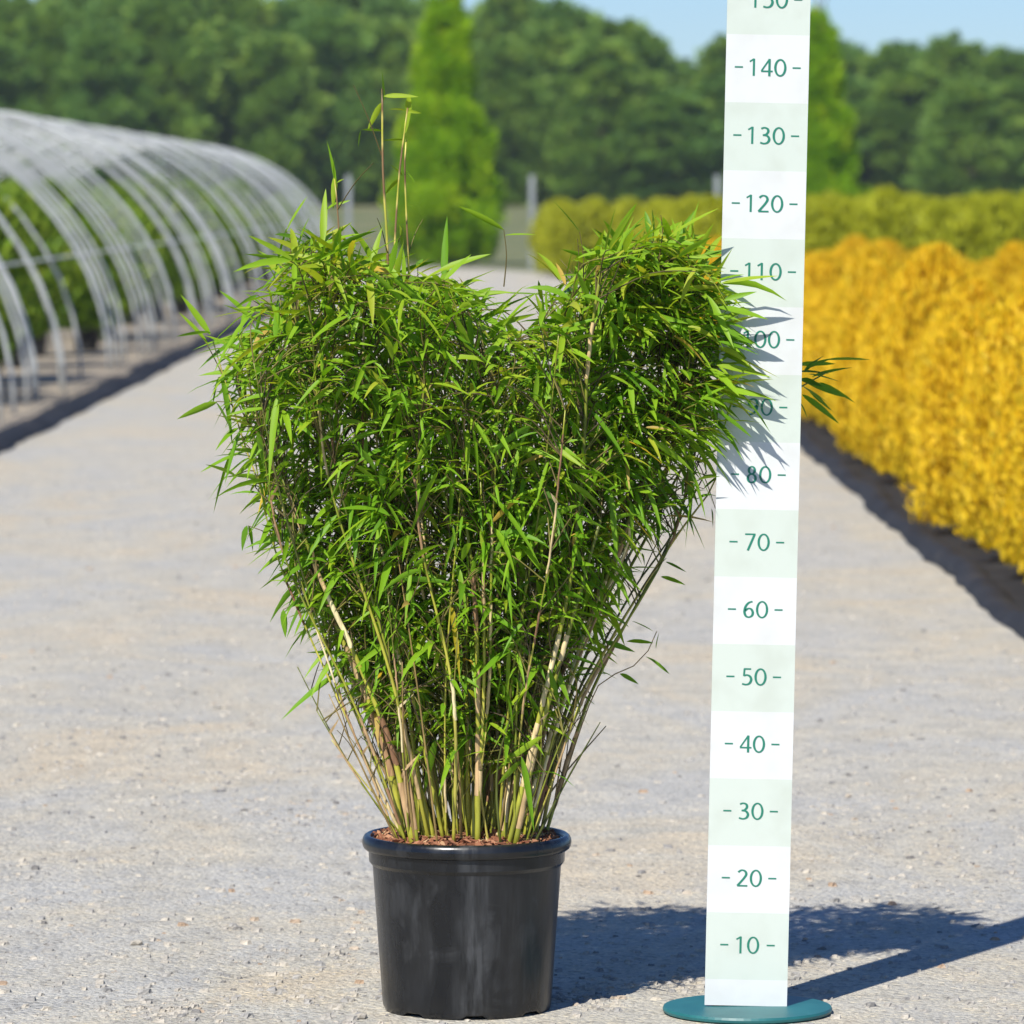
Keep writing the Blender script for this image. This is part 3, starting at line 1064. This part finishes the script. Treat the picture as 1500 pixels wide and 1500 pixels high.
# side sprays left
for i in range(34):
    py = br.uniform(430, 800)
    x0 = 330
    for xx in range(300, 600, 5):
        if inside(xx, py): x0 = xx; break
    T = P(x0 + br.uniform(-22, 16), py, POT_Y + br.gauss(-.02, .08))
    cluster(T, br.choice([2, 2, 3]), Vector((-.5, br.gauss(0, .3), br.gauss(.0, .5))), .062, .5, .25)
# side sprays over the ruler's left edge, in front of it
for i in range(28):
    py = br.uniform(400, 640)
    T = P(br.uniform(1020, 1066), py, POT_Y + br.uniform(-.105, -.065))
    cluster(T, br.choice([2, 3, 3, 4]), Vector((1.0, br.gauss(0, .3), br.gauss(-.1, .35))), .060, .6, .12)
for i in range(16):
    T = P(br.uniform(985, 1040), br.uniform(630, 750), POT_Y + br.uniform(-.05, .08))
    cluster(T, br.choice([2, 2, 3]), Vector((.5, 0, br.gauss(-.1, .5))), .055, .35, .2)

# single leaves one can pick out
Yp = POT_Y
EXP = [((738, 337), (668, 300), -.05, .010, .75), ((739, 345), (786, 344), -.05, .006, .7), ((849, 340), (806, 289), -.10, .008, .7), ((896, 398), (931, 310), -.12, .011, .72), ((640, 398), (722, 371), -.10, .011, .75),
       ((345, 697), (300, 680), -.05, .011, .72), ((318, 589), (260, 614), -.06, .011, .6), ((316, 589), (340, 634), -.08, .012, .45), ((308, 490), (262, 428), -.03, .010, .7), ((306, 506), (260, 455), -.02, .009, .7), ((310, 487), (258, 493), -.03, .009, .4),
       ((418, 342), (452, 284), -.02, .009, .7), ((420, 335), (400, 415), -.02, .007, .4), ((362, 770), (355, 806), -.02, .011, .2), ((364, 770), (370, 806), -.02, .009, .15), ((415, 893), (418, 932), -.05, .010, .4), ((452, 890), (432, 930), -.05, .010, .6),
       ((490, 965), (478, 1003), -.04, .008, .5), ((520, 1010), (510, 1032), -.05, .007, .4), ((946, 962), (980, 987), .02, .011, .35), ((908, 987), (935, 1002), .02, .008, .45), ((961, 950), (966, 924), .03, .006, .3), ((885, 940), (930, 955), .02, .009, .3), ((918, 940), (958, 942), .02, .009, .55), ((968, 845), (1004, 857), .03, .009, .5),
       ((926, 910), (957, 925), .03, .008, .5), ((975, 823), (1005, 838), .03, .005, .1), ((1042, 745), (1044, 772), .05, .010, .15), ((940, 810), (944, 828), .05, .006, .15), ((845, 1020), (850, 1052), .0, .008, .35),
       ((1056, 415), (1142, 404), -.105, .008, .85), ((1060, 440), (1110, 427), -.105, .008, .5), ((1052, 450), (1125, 468), -.105, .012, .6), ((1050, 535), (1130, 553), -.105, .010, .8), ((1050, 572), (1108, 602), -.105, .010, .55), ((980, 347), (1056, 303), -.10, .010, .8), ((1000, 380), (1058, 375), -.10, .008, .75), ((1048, 480), (1105, 505), -.105, .012, .4), ((1052, 500), (1112, 520), -.13, .010, .35), ((1046, 600), (1100, 640), -.12, .011, .3), ((1022, 702), (1056, 698), -.08, .006, .75),
       ((1178, 545), (1208, 520), .16, .010, .25), ((1206, 528), (1276, 527), .19, .009, .6), ((1190, 552), (1250, 538), .18, .011, .3), ((1180, 560), (1238, 582), .17, .011, .3), ((1175, 578), (1228, 620), .16, .010, .35), ((1200, 560), (1252, 590), .18, .008, .5), ((1185, 572), (1216, 600), .2, .006, .2), ((1170, 545), (1216, 548), .15, .012, .1), ((1172, 556), (1204, 566), .16, .012, .1), ((1172, 590), (1182, 612), .16, .007, .3), ((1165, 535), (1225, 533), .17, .009, .45), ((1185, 548), (1232, 560), .15, .010, .6), ((1176, 566), (1212, 590), .15, .009, .55), ((1168, 560), (1222, 605), .14, .009, .5), ((1180, 540), (1222, 524), .15, .008, .55),
       # leaves on the tall shoots
       ((561, 150), (559, 98), -.05, .009, .62), ((562, 141), (614, 142), -.05, .008, .86), ((560, 150), (539, 190), -.05, .009, .86), ((560, 192), (528, 190), -.05, .005, .7), ((529, 190), (525, 214), -.05, .004, .6), ((597, 165), (600, 134), -.04, .009, .86), ((594, 162), (569, 160), -.04, .006, .9), ((594, 162), (618, 166), -.04, .005, .88), ((594, 195), (604, 150), .0, .011, .82), ((592, 205), (560, 206), -.04, .005, .8),
       ((590, 258), (570, 240), -.04, .006, .8), ((586, 262), (564, 285), -.04, .009, .84), ((594, 250), (608, 268), .0, .004, .6), ((585, 330), (590, 362), -.03, .007, .88), ((492, 270), (478, 202), .02, .007, .5), ((490, 262), (490, 225), .02, .006, .6), ((490, 258), (488, 305), .02, .009, .82), ((494, 268), (505, 262), .02, .006, .8), ((597, 300), (618, 306), .0, .003, .75), ((496, 296), (466, 318), .02, .009, .6), ((494, 300), (514, 293), .02, .004, .7)]
for (b_, t_, dy, w, tn) in EXP:
    leaf_px(b_, t_, Yp + dy, w * 1.05, tn, droop=.06)

for (a, b_, dy) in [((738, 420), (738, 337), -.05), ((853, 430), (849, 340), -.10), ((842, 430), (846, 350), -.08), ((372, 690), (345, 697), -.05), ((345, 600), (317, 588), -.06), ((425, 380), (419, 338), -.02), ((412, 800), (363, 770), -.02),
                    ((450, 880), (415, 893), -.05), ((1010, 300 + 80), (980, 347), -.1), ((965, 380), (968, 315), -.08), ((1000, 640), (1048, 745), .05)]:
    p0, p1 = P(a[0], a[1], Yp + dy), P(b_[0], b_[1], Yp + dy)
    twigs.setdefault(0, []).append((catmull3([p0, p0.lerp(p1, .5) + Vector((.004, 0, .004)), p1], 3), .0010, .5))

# short leafless twigs at the thin culms' nodes
for ci, c in enumerate(culms):
    step = .07 if not c.thin else .045
    s = .12
    while s < c.len[-1] - .02:
        if br.random() < (.55 if c.thin else .35):
            q = along(c, s)
            sgn = br.choice([-1, 1])
            d = Vector((sgn * br.uniform(.3, 1) * (.5 if not c.thin else .8), br.gauss(0, .5), br.uniform(.6, 1.2))).normalized() * br.uniform(.04, .12)
            twigs.setdefault(ci, []).append((catmull3([q, q + d * .5 + Vector((0, 0, .006)), q + d], 3), .0009, br.uniform(0, .7)))
        s += step * br.uniform(.7, 1.3)

# ---- build the culms, their sheaths and twigs
ml = bam.matrix_world
for ci, c in enumerate(culms):
    mb = MB()
    L = c.len[-1]
    n = max(10, int(L / .03))
    node_step = br.uniform(.085, .13)
    ph = br.uniform(.03, node_step)
    t0 = br.uniform(.30, .72)
    pts, rs, ts = [], [], []
    for i in range(n + 1):
        s = L * i / n
        p = along(c, s) - ORG
        r0 = rad(c, s)
        kk = ((s - ph) / node_step) % 1.0
        near = min(kk, 1 - kk)
        tint = t0 + .1 * math.sin(s * 9)
        if near < .16:
            r0 *= 1.10
        if c.tall and s > .75 * L * .8:
            tint = .98 if kk < .55 else .62
        elif c.thin:
            tint = c.tn
        elif s > .55 * L:
            tint -= .18
        pts.append(p); rs.append(r0); ts.append(min(max(tint, 0), 1))
    mb.tube(pts, rs, 8, tints=ts)
    co = link('culm', mb.data('culm', M_CULM), bam)
    # papery sheaths clasp the lower and middle nodes
    s = ph
    while s < L * .86 and not c.thin:
        if br.random() < (.55 if s < .32 else .40 if s < .6 else .25):
            hl = node_step * br.uniform(.45, .95)
            mm_ = MB()
            k = 6
            flare = br.uniform(1.10, 1.38)
            tn = br.choice([br.uniform(.0, .5), br.uniform(.2, .7), br.uniform(.6, 1.0)]) if s < .5 else br.uniform(.0, .75)
            pp, rr_ = [], []
            for j in range(k + 1):
                u = j / k
                off = Vector((br.gauss(0, .0004), -.0008 * u, 0))
                pp.append(along(c, s + hl * u) - ORG + off)
                base_r = rad(c, s + hl * u)
                rr_.append(base_r * (1.10 + (flare - 1.10) * u * (1.3 - .8 * u)) + .00025)
            mm_.tube(pp, rr_, 7, tint=tn, cap=False)
            link('sheath', mm_.data('sheath', M_SHEATH), co)
            if br.random() < .35:
                q = pp[-1]
                d = Vector((br.gauss(0, .6), br.gauss(-.2, .5), 1)).normalized() * br.uniform(.015, .035)
                e = Vector((br.uniform(.5, 1), .2, 0)).normalized() * br.uniform(.002, .004)
                mm2 = MB()
                mm2.add([q - e, q + e, q + d * .6 + e * .7, q + d, q + d * .55 - e * .6], [(0, 1, 2, 3, 4)], tn)
                link('sheath_blade', mm2.data('sheath_blade', M_SHEATH, False), co)
        s += node_step
    if ci in twigs:
        mb = MB()
        for (tp, r0, tn) in twigs[ci]:
            m = len(tp)
            mb.tube([q - ORG for q in tp], [r0 * (1.15 - .6 * i / (m - 1)) for i in range(m)], 4, tint=tn, cap=False)
        tag(link('twigs', mb.data('twigs', M_TWIG), co), kind='stuff')

order = sorted(range(len(leaves)), key=lambda i: -leaves[i][3])
single = set(order[:300])
V, Fc, T = [], [], []
for i, (vs, fs, tn, sc) in enumerate(leaves):
    vs = [q - ORG for q in vs]
    grad = [tn] * len(vs)
    if i in single:
        link('leaf', mesh_data('leaf', vs, fs, M_LEAF, grad, True), bam)
    else:
        b0 = len(V)
        V += vs; T += grad
        Fc += [tuple(b0 + k for k in q) for q in fs]
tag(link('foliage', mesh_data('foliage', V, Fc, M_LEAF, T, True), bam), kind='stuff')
print('leaves', len(leaves))

# ------------------------------------------------------------------ leafy masses
def spray_quads(P0, D, L, W, g):
    """quads from points P0 along D with length L and width W"""
    n = len(P0)
    D = D / np.linalg.norm(D, axis=1, keepdims=True)
    rv = g.normal(size=(n, 3))
    S = np.cross(D, rv)
    S /= np.linalg.norm(S, axis=1, keepdims=True) + 1e-9
    L = L[:, None]; W = W[:, None]
    a = P0
    b_ = P0 + D * L * .5 + S * W * .5
    c_ = P0 + D * L
    d_ = P0 + D * L * .5 - S * W * .5
    return np.stack([a, b_, c_, d_], axis=1)


def bush_mesh(name, mat, g, n, h, r, size, upright=.8, columns=1, cone=False, zlo=.04, lumps=8, aspect=.4):
    """foliage of a shrub or tree: leaf sprays through lumpy volume, more of them near its outside"""
    pts, dirs, tn = [], [], []
    lc = g.normal(size=(lumps, 3)); lc /= np.linalg.norm(lc, axis=1, keepdims=True)
    amp = g.uniform(.08, .26, size=lumps)
    u = g.uniform(0, 1, n)
    z = zlo * h + (1 - zlo) * h * u
    th = g.uniform(0, 2 * np.pi, n)
    rad_ = g.uniform(0, 1, n) ** .38
    t = u
    if cone:
        env = np.where(t < .16, .62 + .38 * t / .16, np.clip(1 - ((t - .16) / .84) ** 1.25, 0, 1) * .93 + .07 * (1 - t))
    else:
        env = np.sqrt(np.clip(1 - np.abs((t - .42) / (.585)) ** 2.3, 0.0, 1))
        env = np.where(t < .42, np.maximum(env, .62), env)
    d3 = np.stack([np.cos(th), np.sin(th), (t - .5) * 1.6], 1)
    d3n = d3 / np.linalg.norm(d3, axis=1, keepdims=True)
    mod = np.ones(n)
    for k in range(lumps):
        dot = np.clip(d3n @ lc[k], -1, 1)
        mod += amp[k] * (np.exp(-(1 - dot) * 9) - .09)
    mod += .10 * np.sin(th * 5 + z / h * 17) * np.sin(z / h * 23 + th * 2)
    rr = r * env * rad_ * mod
    pts = np.stack([np.cos(th) * rr, np.sin(th) * rr, z], 1)
    dirs = np.stack([np.cos(th) * (1 - upright), np.sin(th) * (1 - upright), np.full(n, upright)], 1) + g.normal(size=(n, 3)) * .35
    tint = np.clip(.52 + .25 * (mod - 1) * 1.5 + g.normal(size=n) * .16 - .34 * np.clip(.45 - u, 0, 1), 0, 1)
    Q = spray_quads(pts, dirs, size * g.uniform(.6, 1.4, n), size * aspect * g.uniform(.7, 1.3, n), g)
    return quads_data(name, Q, mat, tint)


def clump_mesh(name, mat, g, h, r, ncl, nleaf, size, crad, shape, aspect=.55, upright=.4, zlo=.03):
    """crown made of many leaf clumps of different size and tone, with a ragged outline"""
    P0, D, T = [], [], []
    for k in range(ncl):
        u = g.uniform(0, 1)
        if shape == 'cone':
            u = 1 - math.sqrt(1 - u * .97)
            env = (.70 + .30 * u / .14) if u < .14 else (1 - ((u - .14) / .86) ** .95) * .97 + .02
            env *= g.uniform(.78, 1.16)
            cr = crad * (.55 + .6 * env) * g.uniform(.7, 1.2)
        else:
            env = max(.0, 1 - abs((u - .38) / .66) ** 2.2) ** .5
            if u < .38: env = max(env, .75)
            env *= g.uniform(.75, 1.18)
            cr = crad * g.uniform(.55, 1.25) * (1 if u < .8 else .6)
        th = g.uniform(0, 2 * np.pi)
        rr = r * env * g.uniform(0, 1) ** .33
        c = np.array([math.cos(th) * rr, math.sin(th) * rr, zlo * h + u * h * (1 - zlo) * (1 if shape == 'cone' else g.uniform(.96, 1.04))])
        m = int(nleaf * g.uniform(.6, 1.4))
        if shape == 'tree' and k < ncl * .13:        # leading shoots that stand out of the crown
            lead = k % 7
            a_ = lead * 2.4
            c = np.array([math.cos(a_) * r * .42 * (lead % 3) * .5, math.sin(a_) * r * .42 * (lead % 3) * .5, h * (.86 + .21 * g.uniform(0, 1) * (1 if lead % 2 else .7))])
            cr = crad * (.62 - .42 * (c[2] / h - .86) / .21)
            m = int(m * .6)
        d = g.normal(size=(m, 3))
        d /= np.linalg.norm(d, axis=1, keepdims=True)
        q = c + d * cr * (g.uniform(0, 1, (m, 1)) ** .45) * np.array([1, 1, 1.15 if shape != 'cone' else 1.5])
        P0.append(q)
        o = np.array([math.cos(th), math.sin(th), 0]) * (1 - upright)
        D.append(o + np.array([0, 0, upright]) + d * .7)
        T.append(np.clip(g.normal(.5, .17) + g.normal(size=m) * .13, 0, 1))
    P0 = np.concatenate(P0); D = np.concatenate(D); T = np.concatenate(T)
    P0[:, 2] = np.maximum(P0[:, 2], .03)
    n = len(P0)
    return quads_data(name, spray_quads(P0, D, size * g.uniform(.6, 1.4, n), size * aspect * g.uniform(.7, 1.3, n), g), mat, T)


def stem_mesh(name, h, r, g, limbs=5, crown_r=.3):
    mb = MB()
    k = 6
    pts = [Vector((g.normal() * r * .4 * i / k, g.normal() * r * .4 * i / k, h * i / k)) for i in range(k + 1)]
    mb.tube(pts, [r * (1 - .75 * i / k) for i in range(k + 1)], 7, tint=.5)
    for j in range(limbs):
        p0 = pts[1 + j % (k - 1)]
        a = g.uniform(0, 6.28)
        e = Vector((math.cos(a) * crown_r, math.sin(a) * crown_r, h * .22))
        mb.tube([p0, p0 + e * .5 + Vector((0, 0, h * .02)), p0 + e], [r * .4, r * .25, r * .1], 5, tint=.4)
    return mb.data(name, M_TRUNK)


def plant_proto(name, fol, stem):
    e = bpy.data.objects.new(name, None)
    return e, fol, stem


def place(name, fol, stem, loc, rz, sc, label, cat, group, parts=('foliage', 'stem')):
    e = link(name, None, None, loc)
    e.rotation_euler = (0, 0, rz)
    e.scale = (sc[0], sc[0], sc[1])
    a = link(parts[0], fol, e)
    b_ = link(parts[1], stem, e)
    tag(e, label, cat, group)
    return e


g = np.random.default_rng(3)
pr = random.Random(5)

# golden shrubs in rows on the right
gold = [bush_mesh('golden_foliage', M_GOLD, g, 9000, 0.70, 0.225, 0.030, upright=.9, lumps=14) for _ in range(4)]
gstem = stem_mesh('golden_stem', .6, .012, g, 5, .12)
RX0 = RIGHT_E + 0.27
for row in range(4):
    y = 15.0 + row * .2
    k = 0
    while y < 51:
        x = RX0 + row * .56 + pr.gauss(0, .03)
        px = 750 + F_PX * (x - .35) / y
        if px < 1530:
            h = pr.gauss(1.16 - .30 * (y - 24) / 26 if y > 24 else 1.16, .10)
            lab = ('golden yellow shrub in the front row beside the right black edging', 'golden yellow shrub in the rows behind the front row on the right')[min(row, 1)]
            place('golden_shrub', gold[k % 4], gstem, (x, y, 0.008), pr.uniform(0, 6.28), (pr.gauss(1.0, .07), h), lab, 'shrub', ('front row of golden shrubs', 'back rows of golden shrubs')[min(row, 1)])
        k += 1 + pr.randint(0, 1)
        y += pr.gauss(.68, .09)

# olive yellow conifer block beyond the golden shrubs
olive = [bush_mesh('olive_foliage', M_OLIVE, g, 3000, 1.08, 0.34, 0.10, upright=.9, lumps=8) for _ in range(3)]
for row in range(5):
    for k in range(20):
        x = 0.72 + k * .52 + pr.gauss(0, .04)
        y = 79.5 + row * .9 + pr.gauss(0, .08) + x * .05
        if 750 + F_PX * x / y > 1560: continue
        place('olive_conifer', olive[pr.randint(0, 2)], gstem, (x, y, 0.0), pr.uniform(0, 6.28), (pr.gauss(1.05, .05), pr.gauss(.97, .018)), 'young olive yellow conifer in the clipped block at the track end', 'conifer', 'olive yellow conifers at the end of the track')

for row in range(7):
    for k in range(9):
        x = 2.0 + k * .6 + pr.gauss(0, .05)
        y = 55 + row * 3.2 + pr.gauss(0, .12)
        if 750 + F_PX * x / y > 1560: continue
        place('olive_conifer', olive[pr.randint(0, 2)], gstem, (x, y, 0.008), pr.uniform(0, 6.28), (pr.gauss(1.05, .05), pr.gauss(1.0, .035)), 'young olive yellow conifer standing directly behind the golden yellow shrubs', 'conifer', 'olive yellow conifers behind the golden shrubs')

# shrubs inside the tunnel
shr = [bush_mesh('tunnel_shrub_foliage', M_SHRUB, g, 2200, 1.0, 0.36, 0.11, upright=.6, lumps=9) for _ in range(4)]
potm, potf = lathe([(.004, .0), (.10, .0), (.125, .22), (.132, .22), (.132, .24), (.115, .24), (.11, .20), (.004, .20)], 16)
pot_me = mesh_data('nursery_pot', potm, potf, M_POT, smooth=False)
for row in range(4):
    y = 26 + row * .4
    while y < 88:
        x = -3.42 - row * .95 + pr.gauss(0, .08)
        px = 750 + F_PX * (x + .4) / y
        if px > -40 and pr.random() < .80:
            h = pr.uniform(.70, 1.12)
            e = place('potted_shrub', shr[pr.randint(0, 3)], gstem, (x, y, 0.012), pr.uniform(0, 6.28), (pr.uniform(.70, .98), h), 'leafy green potted shrub inside the hoop tunnel, in the row ' + ('nearest the track', 'second from the track', 'third from the track', 'farthest from the track')[row], 'shrub', 'potted shrubs inside the hoop tunnel')
            for ch in e.children: ch.location.z = .16
            link('pot', pot_me, e)
        y += pr.gauss(1.25, .12)

# bare hoop tunnel on the left
tun = link('hoop_tunnel', None, None, (-5.28, 26, 0))
tag(tun, 'long bare tunnel frame of pale metal hoops beside the gravel track', 'tunnel')
A_, B_ = 2.53, 2.02
mb = MB()
hp = []
for k in range(29):
    t = math.pi * k / 28
    hp.append(Vector((A_ * math.cos(t), 0, max(B_ * math.sin(t), 0) + .0)))
hp[0].z = -.05; hp[-1].z = -.05
mb.tube(hp, [.0118] * len(hp), 8)
hoop_me = mb.data('hoop', M_HOOP)
yy = 0.0
hn = 0
while yy < 62:
    o = link('hoop', hoop_me, tun, (pr.gauss(0, .03), yy, 0))
    o.rotation_euler = (0, 0, pr.gauss(0, .008))
    yy += pr.choice([.35, .8, 1.1, 1.9, .5]) if yy < 40 else pr.choice([.5, .9, 1.2])
    hn += 1
for a in (90, 52, 128, 24, 156):
    mb = MB()
    t = R(a)
    q = Vector((A_ * math.cos(t) * .985, 0, B_ * math.sin(t) * .985 - .012))
    mb.tube([q + Vector((0, -.2, 0)), q + Vector((0, 31, 0)), q + Vector((0, 62, 0))], [.009] * 3, 6)
    link('purlin', mb.data('purlin', M_HOOP), tun)

# fence posts at the far end of the track
for px, lab in ((511, 'grey fence post at the track end left of the bright conifer'), (779, 'grey fence post at the track end right of the bright conifer'), (1050, 'grey fence post standing behind the olive conifer block')):
    x = (px - 750) / F_PX * 91.5
    mb = MB()
    mb.add(*rbox(-.042, .042, -.04, .04, -.1, 1.52))
    e = link('fence_post', None, None, (x, 91.5, 0))
    tag(e, lab, 'post', 'fence posts')
    link('post', mb.data('post', M_POST, False), e)
    mb = MB()
    mb.add(*rbox(-.047, .047, -.045, .045, 1.5215, 1.54))
    link('cap', mb.data('cap', M_POST, False), e)

# two tall bright conifers
con = clump_mesh('conifer_crown', M_CONIFER, np.random.default_rng(9), 5.5, 0.90, 460, 110, 0.12, 0.19, 'cone', upright=.75)
ctr = stem_mesh('conifer_trunk', 5.0, .08, g, 6, .3)
place('tall_conifer', con, ctr, ((653 - 750) / F_PX * 94, 94, 0), .4, (1, 1), 'tall bright green cone shaped conifer beyond the end of the track', 'conifer', 'tall bright conifers', ('crown', 'trunk'))
place('tall_conifer', con, ctr, ((1196 - 750) / F_PX * 100, 100, 0), 2.4, (.93, .98), 'tall bright green conifer half hidden behind the ruler', 'conifer', 'tall bright conifers', ('crown', 'trunk'))

# the wood behind
wmesh = []
for k in range(6):
    wmesh.append(clump_mesh('wood_crown', (M_WOOD, M_WOODB)[k % 2], np.random.default_rng(40 + k), 7.6, 1.75, 300, 62, 0.24, 0.44, 'tree'))
wtr = stem_mesh('wood_trunk', 6.2, .12, g, 8, 1.0)
for row in range(3):
    x = -22.5 + row * .8
    k = 0
    while x < 22.5:
        y = 186 + row * 9 + pr.gauss(0, 1.5)
        px = 750 + F_PX * x / y
        if px < 640: topy = 2 + 12 * math.sin(px * .021) + 14 * math.sin(px * .047)
        elif px < 900: topy = 14 + 16 * math.sin(px * .03)
        else: topy = 78 + 10 * math.sin(px * .04)
        if 880 < px < 960: topy = 14 + 60 * (px - 880) / 80
        z0 = terrain(y)
        hh = CAM_H + (HORIZON - topy) * y / F_PX - z0
        hh *= (1.07 if px < 640 else 1.0) * (1 + pr.gauss(0, .05)) * (1.0 if row == 1 else .95 if row == 2 else .80)
        zone = 'above the hoop tunnel' if px < 470 else 'around the left tall conifer' if px < 760 else 'between left conifer and ruler' if px < 1110 else 'right of the ruler'
        s = pr.uniform(.9, 1.2)
        place('wood_tree', wmesh[pr.randint(0, 5)], wtr, (x, y, z0 - .1), pr.uniform(0, 6.28), (s, hh / 7.6), ('leafy green tree in the front of the wood ' if row == 0 else 'taller green tree at the back of the wood ') + zone, 'tree', ('front' if row == 0 else 'back') + ' trees of the far wood ' + zone, ('crown', 'trunk'))
        x += pr.gauss(2.0, .25)
        k += 1

# ------------------------------------------------------------------ summer haze
hz = bpy.data.materials.new('summer_haze')
hz.use_nodes = True
hn_ = hz.node_tree
hn_.nodes.clear()
ho = hn_.nodes.new('ShaderNodeOutputMaterial')
hv = hn_.nodes.new('ShaderNodeVolumePrincipled')
hv.inputs['Color'].default_value = (0.90, 0.95, 1.0, 1)
hv.inputs['Density'].default_value = 0.00038
hv.inputs['Anisotropy'].default_value = 0.2
hn_.links.new(hv.outputs[0], ho.inputs['Volume'])
hb = link('haze', mesh_data('haze', *rbox(-1600, 1600, -40, 1900, -1.2, 12.5), hz))
tag(hb, 'thin pale summer haze in the air over the nursery', 'haze', kind='stuff')
